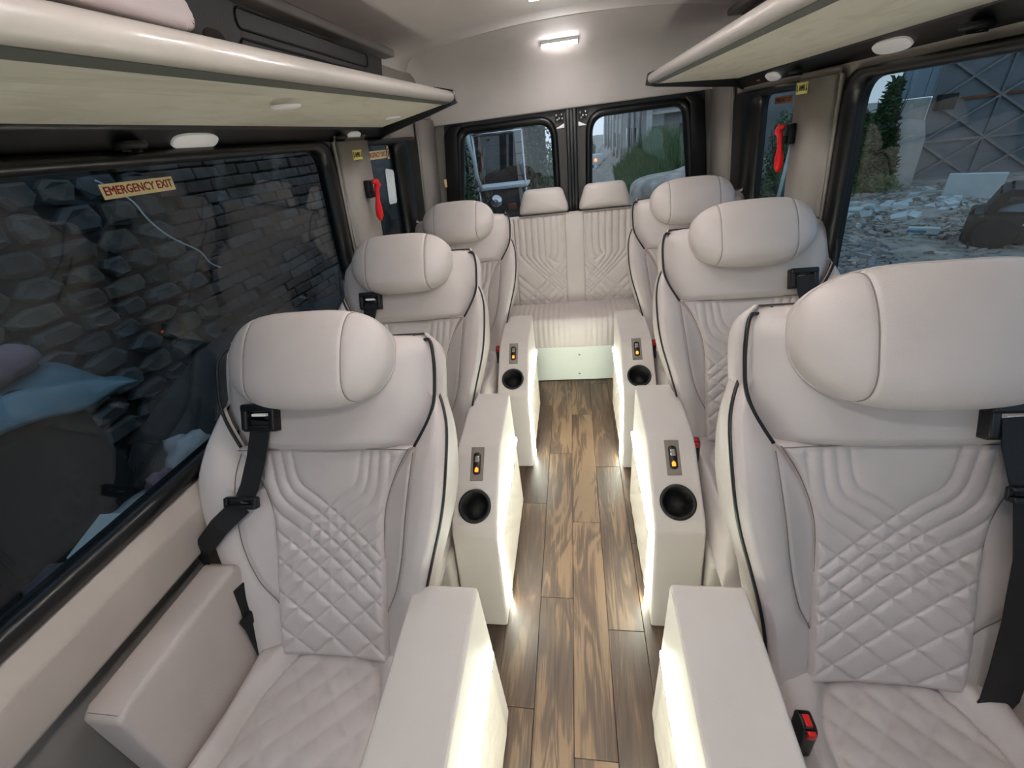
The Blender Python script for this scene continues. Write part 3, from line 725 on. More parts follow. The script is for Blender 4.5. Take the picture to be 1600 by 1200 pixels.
_cons = console_vf()
def make_seat(mir, belt):
    root = empty('captain_seat', (0, 0, 0))
    def part(name, vf, m, parent=root, smooth=True): return mk(name, vf, m, parent, smooth, mir)
    part('seat_cushion', cushion(), 'leather')
    part('seat_base', box(-.235, .20, -.46, .12, .0, .32, .02), 'console_skin')
    part('backrest_shell', prism(rounded([(-.22, -.02), (.22, -.02), (.29, .4), (.285, .79), (-.285, .79), (-.29, .4)], .04, 5), lambda p, a: bk(p[0], p[1], a), -.125, -.03, .02, 3), 'leather')
    part('quilted_panel', quilt_panel(), 'leather')
    b = bolster(); part('side_bolster', b, 'leather')
    part('side_bolster', ([(-v[0], v[1], v[2]) for v in b[0]], [tuple(reversed(f)) for f in b[1]]), 'leather')
    part('shoulder_pad', shoulder(), 'leather')
    hr = part('headrest', headrest(), 'leather'); part('welt', hr_welt(), 'leather', hr); part('stitch_seam', hr_seam(-1), 'stitch', hr); part('stitch_seam', hr_seam(1), 'stitch', hr)
    for sg in (-1, 1):
        part('piping', tube([bk(sg * (sm(s, WH) + .001), s, sm(s, CR) - .020) for s in np.linspace(.0, .678, 40)], .0046, 7), 'piping')
        top = [(.812, .262), (.822, .236)]
        part('piping', tube([bk(sg * (sm(s, SH) + .001), s, .006 - .028 * max(0, (s - .765) / .06) ** 2) for s in np.linspace(.550, .812, 30)] + [bk(sg * x, s, -.03) for s, x in top], .0042, 7), 'piping')
    # stitching line under the shoulder pad
    part('stitch_seam', tube([bk(u, .546, .010 + .012 * (u / .2) ** 2) for u in np.linspace(-.232, .232, 24)], .0014, 5), 'stitch')
    for sg in (-1, 1):
        part('stitch_seam', tube([bk(sg * (sm(s, QH) - .003), s, .0035 + .012 * (sm(s, QH) / .15) ** 2 - .012) for s in np.linspace(.004, .548, 36)], .0013, 5), 'stitch')
        part('stitch_seam', tube([bk(sg * sm(s, LENS), s, bol_w(sm(s, LENS), s) + .0065) for s in np.linspace(.10, .535, 32)], .0012, 5), 'stitch')
    con = part('aisle_console', _cons, 'console_skin', smooth=False)
    part('cup_holder', xf(lathe([(.047, -.004), (.057, -.001), (.058, .004), (.052, .007), (.0455, .003), (.043, -.075), (.0, -.078)], 36, cap=False), cup_mtx()), 'black_matte', con)
    T = slope_mtx(-.222)
    part('switch_plate', xf(box(-.0235, .0235, -.060, .060, -.001, .003, .0012, 1), T), 'steel_plate', con, smooth=False)
    rk = rounded([(-.0135, -.040), (.0135, -.040), (.0135, .040), (-.0135, .040)], .0125, 6)
    part('switch_bezel', xf(prism(rk, lambda p, a: (p[0], p[1], a), .002, .0055, .0008, 1), T), 'black_plastic', con)
    part('rocker_switch', xf(box(-.0085, .0085, .004, .028, .004, .010, .002), T), 'chrome', con)
    part('indicator_lamp', xf(prism([(-.006, -.030), (.006, -.030), (.006, -.018), (0, -.012), (-.006, -.018)], lambda p, a: (p[0], p[1], a), .005, .0066, 0), T), 'orange_lamp', con, smooth=False)
    part('led_strip', led_vf(), 'led_white', con, smooth=False)
    part('quilted_side_panel', quilt_side(), 'console_quilt', con)
    part('window_armrest', prism([(-.27, .30), (-.25, .70), (-.23, .712), (.07, .715), (.085, .70), (.085, .30)], lambda p, a: (a, p[0], p[1]), .222, .312, .012, 3), 'armrest_skin')
    # buckle on the aisle side
    bu = part('buckle', prism(rounded([(-.018, -.05), (.018, -.05), (.02, .045), (-.02, .045)], .012, 4), lambda p, a: (-.226 + a, -.125 + p[0] + p[1] * .1, .515 + p[1]), -.013, .013, .004), 'black_plastic')
    part('release_button', box(-.226 - .006, -.226 + .006, -.132, -.112, .556, .563, .002), 'buckle_red', bu)
    part('release_face', box(-.226 - .007, -.226 + .007, -.1455, -.138, .540, .560, .002), 'buckle_red', bu)
    # seat belt on the window side
    if belt == 'slack':
        g = (.143, .632); tg = (.192, .425); lo = (.325, .262)
        pth = [bk(.148, .625, .045), bk(.152, .59, .044), bk(.168, .53, .040), bk(.184, .46, .048), bk(tg[0], tg[1], .062)]
        pth2 = [bk(tg[0] + .004, tg[1] - .008, .062), bk(.25, .365, .078), bk(.30, .310, .076), bk(lo[0], lo[1], .055), bk(.34, .215, .01)]
        side1, side2 = (1, 0, 0), (.6, .36, .7)
    else:
        g = (.172, .60); tg = (.196, .475)
        pth = [bk(.176, .61, .056), bk(.180, .56, .058), bk(.190, .50, .066), bk(.196, .475, .072)]
        pth2 = [bk(.196, .475, .072), bk(.206, .35, .076), bk(.212, .22, .066), bk(.218, .10, .050), bk(.220, .02, .038), bk(.220, -.03, .02)]
        side1 = side2 = (1, 0, 0)
    wd = .052 if belt == 'slack' else .066
    st = part('belt_strap', ribbon(pth, side1, wd, .003), 'belt', smooth=False)
    part('belt_strap', ribbon(pth2, side2, wd, .003), 'belt', smooth=False)
    gm = Matrix(((1, 0, 0, 0), (0, SA, -CA, 0), (0, CA, SA, 0), (0, 0, 0, 1)))   # (u,s,w) -> xyz
    def B3(vf): return [bk(*v) for v in vf[0]], vf[1]
    gu = part('belt_guide', B3(join(box(g[0] - .046, g[0] + .046, g[1] + .016, g[1] + .036, .02, .062, .006), box(g[0] - .046, g[0] + .046, g[1] - .034, g[1] - .018, .02, .055, .005), box(g[0] - .046, g[0] - .030, g[1] - .03, g[1] + .03, .02, .06, .005), box(g[0] + .030, g[0] + .046, g[1] - .03, g[1] + .03, .02, .06, .005), box(g[0] - .04, g[0] + .04, g[1] - .03, g[1] + .03, .02, .034))), 'black_plastic')
    part('guide_slot', B3(box(g[0] - .016, g[0] + .022, g[1] + .004, g[1] + .011, .034, .052, .002)), 'glowing_white', gu)
    part('belt_tongue', B3(join(box(tg[0] - .043, tg[0] + .043, tg[1] - .016, tg[1] - .004, .058 if belt == 'slack' else .068, .076 if belt == 'slack' else .086, .004), box(tg[0] - .043, tg[0] + .043, tg[1] + .004, tg[1] + .014, .058 if belt == 'slack' else .068, .074 if belt == 'slack' else .084, .004), box(tg[0] - .045, tg[0] - .034, tg[1] - .014, tg[1] + .012, .058 if belt == 'slack' else .068, .075, .003), box(tg[0] + .034, tg[0] + .045, tg[1] - .014, tg[1] + .012, .058 if belt == 'slack' else .068, .075, .003))), 'black_plastic', st)
    part('belt_anchor', join(ribbon([(.220, .05, .66), (.217, .035, .60), (.214, .015, .55), (.212, .0, .46)], (0, 1, .25), .032, .004), box(.208, .222, .0, .035, .55, .585, .005)), 'black_matte', smooth=False)
    return root
protoL = make_seat(True, 'slack'); protoR = make_seat(False, 'straight')
SEATS = [(protoL, -.622, .625, 'nearest left seat, its slack black belt hanging beside the brick-wall window'),
         (None, -.672, 1.455, 'second left seat from the camera, half hidden behind the nearest left one'),
         (None, -.640, 2.315, 'left seat farthest back, beside the rear bench'),
         (protoR, .650, .655, 'nearest right seat, cropped by the frame, with wide straight black belt'),
         (None, .655, 1.485, 'second right seat from the camera, in front of the hammer pillar'),
         (None, .645, 2.305, 'right seat farthest back, beside the rear bench')]
for i, (o, x, y, lb) in enumerate(SEATS):
    if o is None: o = copy_tree(protoL if i < 3 else protoR); fresh = True
    o.location = (x, y, 0)
    tag(o, 'beige quilted seat: ' + lb, 'seat', 'quilted captain seats along the aisle')

BACK = ('backrest_shell', 'quilted_panel', 'side_bolster', 'shoulder_pad', 'headrest', 'piping', 'stitch_seam', 'belt_strap', 'belt_guide')
def recline(o, deg):
    R_ = Matrix.Rotation(rad(-deg), 3, 'X'); p = Vector((0, 0, ZB))
    for c in o.children:
        if c.name.split('.')[0] in BACK: c.rotation_euler = (rad(-deg), 0, 0); c.location = p - R_ @ p
for o, d in ((protoL, 3.0), (protoR, -4.5)):
    if o is protoR:
        for c in o.children:
            if c.name.startswith('headrest'): grow_hr = c
    recline(o, d)
    for c in o.children:
        if c.name.startswith('aisle_console'): c.scale = (1, 1.32, 1.03); c.location = (-.012 if o is protoL else -.035, -.055 + .14 * -.32, 0)

_R = Matrix.Rotation(rad(4.5), 3, 'X'); _p = Vector((0, 0, ZB)); _c = Vector(bk(0, .768, .05)); _k = 1.10
grow_hr.scale = (_k, _k, _k); grow_hr.location = _p - _R @ _p + _R @ (_c * (1 - _k)) + Vector((0, 0, -.012))
for c in protoR.children:
    if c.name.split('.')[0] in ('belt_guide', 'belt_strap'): c.location.x -= .036

# ================================================================== REAR BENCH
bench = empty('rear_bench', (CX, 2.74, 0), 'beige quilted two-place bench across the back of the aisle', 'bench')
BA = rad(9); bsa, bca = math.sin(BA), math.cos(BA)
def bb(u, s, w): return (u, .34 + s * bsa - w * bca, .455 + s * bca + w * bsa)
def bench_lines(u0, u1, toward):
    """nested lines that run down, then bend toward the middle strip"""
    L = []; n = 8; W_ = u1 - u0
    for k in range(n):
        v = (k + .6) * W_ / n                       # distance from the outer edge
        sb = .36 - (n - 1 - k) * .0 - abs(v - W_ * .42) * .15
        a = [(v, .62), (v, .40 + .0 * k), (v, .355 - .012 * k), (W_, .355 - .012 * k - (W_ - v) * .95)] if v < W_ * .62 else [(v, .62), (v, .40 - (v - W_ * .62) * 1.1), (W_ * .62 - .0, .34)]
        L.append(chaikin(a, 3))
    for k in range(7):
        s0 = .30 - k * .062; L.append([(W_, s0 + .03), (0, s0 + .03 - W_ * .95)])
        if k > 2: L.append([(0, .42 - k * .062), (W_, .42 - k * .062 - W_ * .95)])
    if toward > 0: return [[(u0 + a, b) for a, b in l] for l in L]
    return [[(u1 - a, b) for a, b in l] for l in L]
def bench_panel(u0, u1, toward, smax=.615):
    nu, ns = 64, 110; pts = [(u0 + (u1 - u0) * i / nu, smax * j / ns) for j in range(ns + 1) for i in range(nu + 1)]
    d = seamdist(pts, bench_lines(u0, u1, toward)); P, B = [], []
    for j in range(ns + 1):
        r, b = [], []
        for i in range(nu + 1):
            u, s = pts[j * (nu + 1) + i]; e = min(u - u0, u1 - u, smax - s)
            h = .0095 * (1 - math.exp(-d[j * (nu + 1) + i] / .0055)) + .003 * min(1, d[j * (nu + 1) + i] / .015) - .008 * max(0, 1 - e / .010) ** 2
            r.append(bb(u, s, h)); b.append(bb(u, s, -.03))
        P.append(r); B.append(b)
    return slab(P, B)
mk('backrest_shell', prism(rounded([(-.62, -.02), (.62, -.02), (.60, .628), (-.60, .628)], .03, 5), lambda p, a: bb(p[0], p[1], a), -.06, -.004, .012, 2), 'bench_leather', bench)
mk('quilted_panel', bench_panel(-.42, -.062, 1), 'bench_leather', bench)
mk('quilted_panel', bench_panel(.062, .42, -1), 'bench_leather', bench)
mk('middle_strip', prism([(-.061, 0), (.061, 0), (.061, .618), (-.061, .618)], lambda p, a: bb(p[0], p[1], a), -.03, .008, .004, 2), 'bench_leather', bench)
for sg in (-1, 1):
    mk('outer_strip', prism(sorted([(sg * .421, 0), (sg * .60, 0), (sg * .59, .618), (sg * .421, .618)], key=lambda p: 0), lambda p, a: bb(p[0], p[1], a), -.03, .012, .006, 2), 'bench_leather', bench)
    ol = rounded([(-.172, .0), (.172, .0), (.165, .05), (.128, .158), (-.128, .158), (-.165, .05)], [.02, .02, .06, .05, .05, .06], 6); n_ = len(ol); V, Fc = [], []
    lv = [(.0, -.075), (.5, -.073), (.82, -.066), (.95, -.05), (1, -.03), (.985, -.008), (.94, .008), (.82, .022), (.5, .032), (.0, .034)]
    for k_, w_ in lv: V += [bb(sg * .205 + p[0] * k_, .632 + .07 + (p[1] - .07) * k_, w_) for p in ol]
    for l_ in range(len(lv) - 1): Fc += [(l_ * n_ + i, l_ * n_ + (i + 1) % n_, (l_ + 1) * n_ + (i + 1) % n_, (l_ + 1) * n_ + i) for i in range(n_)]
    o = (V, Fc)
    hr = mk('headrest', o, 'bench_leather', bench)
    mk('piping', tube([bb(sg * .205 + u, .628, .016) for u in np.linspace(-.172, .172, 12)], .004, 6), 'piping', hr)
    for dx in (-.05, .05): mk('headrest_post', tube([bb(sg * .205 + dx, .60, -.04), bb(sg * .205 + dx, .66, -.04)], .006, 8), 'chrome', hr)
# cushion: pleated top that rolls over the front edge
def bench_cushion():
    nu, nt_ = 170, 40; P, B = [], []
    prof = [(.38, .462), (.25, .47), (.12, .475), (.05, .468), (.012, .445), (-.006, .40), (-.004, .33), (.004, .268)]
    prof = chaikin(prof, 2); seams = []
    for sg in (-1, 1): seams += [sg * v for v in (.062, .10, .135, .17, .205, .24, .275, .31, .345, .38, .42)]
    for y, z in prof:
        r, b = [], []
        for i in range(nu + 1):
            u = -.60 + 1.2 * i / nu; d = min(abs(u - q) for q in seams); h = .006 * min(1, d / .014) ** .6
            if abs(u) > .43: h = .006
            r.append((u, y - (h if y < .06 else 0), z + (h if y >= .02 else 0))); b.append((u, max(y, .03) + .01, max(.29, z - .1)))
        P.append(r); B.append(b)
    V, Fc = slab(P, B, True); return V, [tuple(reversed(f)) for f in Fc]
mk('seat_cushion', bench_cushion(), 'bench_leather', bench)
bd = mk('front_board', box(-.62, .62, 0, .02, .004, .268, .003), 'bench_board', bench, smooth=False)
for z in (.055, .205): mk('screw', xf(lathe([(.007, 0), (.006, .003), (.002, .004)], 12), Matrix.Translation((.005, 0, z)) @ Matrix.Rotation(rad(90), 4, 'X')), 'chrome', bd)
mk('bench_box', box(-.60, .60, .03, .40, .004, .27), 'black_matte', bench, smooth=False)

# ================================================================== SMALL FITTINGS
def side_frame(s, y, z, off=0.0):
    """matrix whose x runs along the wall as read from inside, y up, z toward the cabin"""
    n = Vector((-s, 0, -.1)).normalized(); n = Vector((-s * 1.0, 0, -0.1)).normalized()
    up = Vector((s * -.1, 0, 1)).normalized(); x = up.cross(n).normalized(); up = n.cross(x)
    Mx = Matrix((x, up, n)).transposed().to_4x4(); Mx.translation = Vector((s * WX(z), y, z)) + n * off
    return Mx
def hammer(s, y, z, label):
    T = side_frame(s, y, z, .037); loc = T.translation.copy(); root = empty('emergency_hammer', loc, label, 'hammer', 'red emergency hammers on the pillars')
    R_ = T.copy(); R_.translation = Vector((0, 0, 0)); R_ = R_ @ Matrix.Scale(.82, 4)
    mk('holder', xf(join(box(-.026, .026, -.05, .036, -.002, .03, .006), box(-.02, .02, -.045, -.01, .028, .05, .005)), R_), 'black_plastic', root)
    q = 1
    head = [(.0, .035, .036), (.0, .038, .07)]
    path = [(0, .030, .040), (0, .030, .062), (0, .018, .066), (0, -.005, .056), (0, -.06, .052), (0, -.10, .05), (0, -.14, .05), (0, -.165, .05)]
    vf = tube(path, [.012, .016, .017, .013, .011, .018, .019, .008], 12)
    mk('handle', xf(([(v[0] * (1.25 if v[1] < -.02 else 1), v[1], v[2]) for v in vf[0]], vf[1]), R_), 'hammer_red', root)
    mk('hammer_head', xf(tube([(-.034, .030, .056), (-.02, .030, .056), (.02, .030, .056), (.034, .030, .056)], [.004, .012, .012, .004], 10), R_), 'hammer_red', root)
hammer(-1, 2.06, 1.435, 'red emergency hammer in black holder on the left pillar')
hammer(1, 2.13, 1.455, 'red emergency hammer in black holder on the right pillar')

def sticker(name, s, y, z, wd, ht, tilt, off, base, words, label, arrows=False, ink='ink_red', size=.7, th=.0008):
    T = side_frame(s, y, z, off); root = empty(name, T.translation, label, 'sticker')
    R_ = T.copy(); R_.translation = Vector((0, 0, 0)); R_ = R_ @ Matrix.Rotation(rad(tilt), 4, 'Z')
    mk('backing', xf(box(-wd / 2, wd / 2, -ht / 2, ht / 2, 0, th), R_), base, root, smooth=False)
    tv = text_vf(words, ht * size * 1.15, .0003, 0.0); _e = ht * .016; tv = join(*[([(v[0] + dx * _e, v[1] + dy * _e, v[2] + dz) for v in tv[0]], tv[1]) for dx, dy, dz in ((-1, -.6, 0), (1, -.6, .00005), (0, .8, .0001), (0, 0, .00015))])
    w_ = max(v[0] for v in tv[0]) - min(v[0] for v in tv[0]); k = (wd * (.94 if not arrows else .56)) / w_
    tv = ([(v[0] * k, v[1], v[2] + th + .0003) for v in tv[0]], tv[1])
    mk('lettering', xf(tv, R_), ink, root, smooth=False)
    if arrows:
        for sx in (-1, 1):
            c = sx * wd * .41; h = ht * .34; a = ht * .17
            pts = [(c - a * .4, h), (c + a * .4, h), (c + a * .4, -h * .2), (c + a, -h * .2), (c, -h), (c - a, -h * .2), (c - a * .4, -h * .2)]
            mk('arrow', xf(prism(pts, lambda p, q: (p[0], p[1], q), th, th + .0005), R_), ink, root, smooth=False)
    return root
sticker('exit_sticker', -1, 1.035, 1.547, .178, .028, 0, -.012, 'sticker_cream', 'EMERGENCY EXIT', 'cream strip reading EMERGENCY EXIT in red on the large left window')
sticker('exit_sticker', -1, 2.33, 1.548, .27, .036, 0, -.012, 'sticker_cream', 'EMERGENCY EXIT', 'cream and red EMERGENCY EXIT strip on the small left window')
sticker('exit_sticker', 1, 2.37, 1.56, .17, .026, 0, -.012, 'sticker_brown', 'EMERGENCY EXIT', 'brown EMERGENCY EXIT strip on the small right window', ink='ink_black')
sticker('hammer_sticker', -1, 2.03, 1.563, .085, .036, 0, .0365, 'sticker_yellow', 'HAMMER', 'small yellow HAMMER sticker with arrows on the left pillar', True, 'ink_black', .6)
sticker('hammer_sticker', 1, 2.10, 1.592, .085, .036, 0, .0365, 'sticker_yellow', 'HAMMER', 'small yellow HAMMER sticker with arrows on the right pillar', True, 'ink_black', .6)
T = side_frame(-1, 2.47, 1.40, -.012)
o = mk('paper_notice', xf(prism(rounded([(-.06, -.085), (.05, -.09), (.065, .07), (-.05, .085)], .02, 4), lambda p, a: (p[0], p[1], a), 0, .0008), Matrix(T.to_3x3()).to_4x4()), 'sticker_white', None, smooth=False)
o.location = T.translation; tag(o, 'pale blue-white paper label stuck on the small left window', 'label')
o = mk('arrow_sticker', xf(box(-.012, .012, -.03, .03, 0, .001), Matrix(T.to_3x3()).to_4x4()), 'sticker_cream', None, smooth=False)
_t = side_frame(-1, 2.49, 1.553, -.0115); o.location = _t.translation; tag(o, 'tiny upright cream and red symbol sticker beside the small left exit strip', 'sticker')
mk('symbol', xf(join(box(-.007, .007, -.02, .006, .001, .0014), box(-.004, .004, .01, .019, .001, .0014)), Matrix(_t.to_3x3()).to_4x4()), 'ink_red', o, smooth=False)

# ================================================================== OUTSIDE
mat('gravel', (158, 152, 142), 0.9, noise=0.45, nscale=3.5, bump=0.8, bscale=14, detail=10)
mat('brick_red', (78, 64, 58), 0.9, noise=0.3, nscale=9, bump=0.5, bscale=40, detail=8)
mat('brick_grey', (88, 80, 76), 0.9, noise=0.3, nscale=9, bump=0.5, bscale=40, detail=8)
mat('stone_a', (78, 80, 78), 0.9, noise=0.35, nscale=7, bump=0.6, bscale=22, detail=8)
mat('stone_b', (62, 64, 62), 0.9, noise=0.35, nscale=7, bump=0.6, bscale=22, detail=8)
mat('stone_c', (88, 84, 76), 0.9, noise=0.35, nscale=7, bump=0.6, bscale=22, detail=8)
mat('mortar', (54, 52, 50), 0.95, noise=0.4, nscale=5, bump=0.6, bscale=30, detail=8)
mat('tarp', (92, 124, 136), 0.35, noise=0.2, nscale=6, bump=0.3, bscale=18)
mat('cloth_mauve', (124, 104, 112), 0.9, noise=0.25, nscale=8, bump=0.4, bscale=25)
mat('cloth_grey', (96, 92, 98), 0.9, noise=0.25, nscale=8, bump=0.4, bscale=25)
mat('stall_black', (16, 16, 17), 0.7, noise=0.2)
mat('plastic_bag', (170, 172, 176), 0.35, noise=0.1, bump=0.5, bscale=30)
mat('board_white', (196, 206, 206), 0.6, noise=0.06)
mat('sheet_blue', (72, 140, 176), 0.4, noise=0.1)
mat('gate_metal', (112, 116, 120), 0.6, noise=0.18, nscale=2.5, bump=0.1, bscale=30)
mat('gate_bar', (128, 128, 128), 0.55, noise=0.15)
mat('wall_sheet_blue', (124, 142, 154), 0.6, noise=0.08)
mat('concrete', (172, 170, 164), 0.85, noise=0.12, nscale=4, bump=0.3, bscale=30)
mat('concrete_dark', (142, 142, 142), 0.85, noise=0.2, nscale=1.2, bump=0.3, bscale=20, detail=8)
mat('leaf_green', (78, 104, 62), 0.6, noise=0.4, nscale=3)
mat('leaf_dark', (56, 80, 46), 0.6, noise=0.4, nscale=3)
mat('leaf_pale', (110, 134, 78), 0.6, noise=0.3, nscale=3)
mat('bark', (84, 72, 60), 0.9, noise=0.3)
mat('rusty', (120, 70, 44), 0.8, noise=0.3)
mat('vehicle_black', (14, 15, 17), 0.5)
mat('vehicle_hood', (120, 132, 142), 0.35, coat=0.3)
mat('window_dark', (30, 34, 38), 0.2)
mat('tail_red', (255, 90, 40), 0.4, emit=(255, 96, 40), estr=6)
mat('blue_paint', (40, 140, 196), 0.6)

def G(x, y):
    k = min(1, max(0, (6.0 - x) / 3.0)); return -.60 - .052 * max(0, y - 6) * k
# ground as one displaced sheet
xs = sorted(set(list(np.linspace(-60, -8, 14)) + list(np.linspace(-8, 16, 97)) + list(np.linspace(16, 60, 12))))
ys = sorted(set(list(np.linspace(-20, -2, 8)) + list(np.linspace(-2, 26, 113)) + list(np.linspace(26, 130, 27))))
rg = np.random.default_rng(3)
P = [[(x, y, G(x, y) + (0.03 * math.sin(x * 2.1 + y * 1.3) + .025 * math.sin(x * 4.7 - y * 3.1) + rg.normal() * .012 if 1.5 < abs(x) or y > 4 else 0)) for x in xs] for y in ys]
ground = struct(mk('ground', gridvf(P), 'gravel'))

# ---- left: old wall of rubble stones that turns into coursed bricks
WLX = -2.7
wl = empty('boundary_wall', (WLX - .12, 2.5, -.62), 'old dark wall of rough stones and brick courses outside the left windows', 'wall')
def wmk(name, vf, m, loc=None):
    o = link(name, vf if isinstance(vf, bpy.types.Mesh) else mesh(vf[0], vf[1], False), m, wl)
    if loc: o.location = Vector(loc) - wl.location
    return o
wmk('wall_core', xf(box(WLX - .45, WLX - .015, -3, 8.0, -.62, 3.3), Matrix.Translation(-wl.location)), 'mortar')
bricks = []
for k in range(5):
    bm = bmesh.new(); bmesh.ops.create_cube(bm, size=1)
    for v in bm.verts:
        v.co.x *= .06; v.co.y *= .222; v.co.z *= .072; v.co += Vector((random.uniform(-.004, .006), random.uniform(-.008, .008), random.uniform(-.005, .005)))
    bmesh.ops.bevel(bm, geom=bm.edges[:], offset=.006, segments=1, affect='EDGES')
    me = mesh(*bm_vf(bm), smooth=False); me.materials.append(MATS['brick_red' if k < 3 else 'brick_grey']); bricks.append(me)
for r in range(22):
    for c in range(13):
        y = 2.72 + c * .236 + (r % 2) * .118 + random.uniform(-.01, .01); z = -.02 + r * .084
        if c == 0 and random.random() < .5: continue
        o = wmk('brick', random.choice(bricks), None, (WLX + random.uniform(-.012, .012), y, z + random.uniform(-.004, .004)))
        o.rotation_euler = (random.uniform(-.03, .03), 0, random.uniform(-.05, .05))
def rough_stone(w_, h_, d_=.09):
    pts = []; n = random.choice((6, 7, 8))
    for k in range(n):
        t = 2 * math.pi * (k + random.uniform(-.25, .25)) / n; q = (abs(math.cos(t)) ** 4 + abs(math.sin(t)) ** 4) ** (-.25)
        pts.append((math.cos(t) * q * w_ / 2 * random.uniform(.84, 1.0), math.sin(t) * q * h_ / 2 * random.uniform(.84, 1.0)))
    V = [(-d_ / 2, a, b) for a, b in pts] + [(d_ * .25, a, b) for a, b in pts] + [(d_ / 2 + random.uniform(-.015, .015), a * .74, b * .74) for a, b in pts]
    Fc = [tuple(reversed(range(n))), tuple(range(2 * n, 3 * n))] + [(L * n + i, L * n + (i + 1) % n, (L + 1) * n + (i + 1) % n, (L + 1) * n + i) for L in (0, 1) for i in range(n)]
    return V, Fc
z = -.35
while z < 2.1:
    h = random.uniform(.10, .16); y = .1 + random.uniform(0, .2)
    while y < 2.74:
        w_ = random.uniform(.14, .30)
        wmk('stone', rough_stone(w_ - .004, h - .004), random.choice(('stone_a', 'stone_a', 'stone_b', 'stone_c')), (WLX + random.uniform(-.02, .015), y + w_ / 2, z + h / 2))
        y += w_
    z += h
pth = [(WLX + .07, 2.42, 1.60), (WLX + .08, 2.58, 1.48), (WLX + .07, 2.60, 1.36), (WLX + .09, 2.70, 1.22), (WLX + .08, 2.88, 1.10), (WLX + .08, 2.90, 1.0), (WLX + .07, 2.98, .95)]
o = mk('hanging_string', tube(chaikin([(p[1], p[2]) for p in pth], 2) and [(WLX + .08, a, b) for a, b in chaikin([(p[1], p[2]) for p in pth], 2)], .006, 6), 'board_white'); tag(o, 'thin white string hanging down the stone wall outside', 'string')

# stall with a tarp and bundles, close to the left window
st = empty('street_stall', (-1.95, .55, -.6), 'black covered stall under a tarp outside the left window', 'stall')
mk('cabinet', box(-.35, .24, -.75, .60, .0, 1.60, .03), 'stall_black', st)
for k in range(3): mk('door_leaf', box(.24, .255, -.72 + k * .45, -.30 + k * .45, .08, 1.52, .01), 'stall_black', st)
nx, ny = 26, 44; P, B = [], []
for j in range(ny + 1):
    y = -.95 + 1.72 * j / ny; r, b = [], []
    for i in range(nx + 1):
        x = -.12 + .42 * i / nx
        zz_ = 1.66 - .02 * (x + .12) / .42 + .035 * math.sin(y * 9 + x * 5) * .5 + .02 * math.sin(x * 17 - y * 6)
        if y > .48: zz_ -= .28 * (y - .48) * (1 + .4 * math.sin(x * 7))
        if x > .24: zz_ -= 1.2 * (x - .24) * (1 + .45 * math.sin(y * 14))
        r.append((x, y, zz_)); b.append((x, y, zz_ - .012))
    P.append(r); B.append(b)
tp = mk('tarpaulin', slab(P, B, True), 'tarp'); tp.location = st.location; tag(tp, 'crumpled blue-grey tarpaulin draped over the black stall', 'tarpaulin')
def lump(rx, ry, rz, seed, n=3, amp=.18):
    bm = bmesh.new(); bmesh.ops.create_icosphere(bm, subdivisions=n, radius=1); q = random.Random(seed); ph = [q.uniform(0, 6) for _ in range(6)]
    for v in bm.verts:
        c = v.co; f = 1 + amp * (math.sin(c.x * 3 + ph[0]) * math.sin(c.y * 4 + ph[1]) + .6 * math.sin(c.z * 6 + ph[2] + c.x * 5) + .4 * math.sin(c.y * 9 + ph[3]))
        v.co = Vector((c.x * rx * f, c.y * ry * f, max(c.z * rz * f, -rz * .55)))
    return bm_vf(bm)
for k, (x, y, rx, ry, rz, m, lb) in enumerate(((-2.05, .75, .12, .30, .09, 'cloth_grey', 'grey cloth bundle on the tarpaulin, left of the mauve one'), (-2.0, 1.12, .10, .16, .07, 'cloth_mauve', 'mauve cloth bundle at the right end of the tarpaulin'), (-2.1, .30, .15, .22, .10, 'cloth_mauve', 'mauve cloth bundle at the far left of the tarpaulin'))):
    o = mk('cloth_bundle', lump(rx, ry, rz, k), m); o.location = (x, y, 1.02 + rz * .5); tag(o, lb, 'bundle', 'bundles on the stall')
# heap and litter between van and wall
hp = mk('rubbish_heap', lump(.36, 1.5, .9, 11, 4, .08), 'mortar'); hp.location = (-2.2, 2.75, -.6 + .35); tag(hp, 'dark heap of earth and rubbish at the foot of the stone wall', 'heap')
litter = [('plastic_bag', -1.66, 1.34, .52, .07, .10, .10, 'plastic_bag', 'upright pale plastic bag on the heap by the window corner'),
          ('plastic_bag', -1.64, 1.00, .50, .10, .14, .05, 'plastic_bag', 'flat crumpled clear plastic bag in the middle of the heap'),
          ('plastic_bag', -1.70, .76, .46, .12, .10, .06, 'cloth_grey', 'dark grey crumpled bag left of the clear one'),
          ('cloth_scrap', -1.62, 1.17, .53, .05, .05, .05, 'cloth_mauve', 'small mauve scrap beside the upright bag'),
          ('plastic_bag', -1.55, .52, .46, .10, .12, .05, 'sheet_blue', 'blue plastic sheet scrap at the bottom left of the window')]
for k, (nm, x, y, z, rx, ry, rz, m, lb) in enumerate(litter):
    o = mk(nm, lump(rx, ry, rz, 30 + k, 3, .22), m); o.location = (x, y, z); tag(o, lb, 'litter')
o = mk('white_board', box(-.05, .05, -.09, .09, -.008, .008, .002), 'board_white'); o.location = (-1.6, .90, .545); o.rotation_euler = (.05, .25, .35); tag(o, 'white foam board lying on the heap below the window', 'board')
sup = mk('litter_shelf', box(-.16, .16, -.75, .75, -1.06, 0, .03), 'mortar'); sup.location = (-1.66, .95, .45); tag(sup, 'dark low masonry step carrying the litter under the window', 'step')

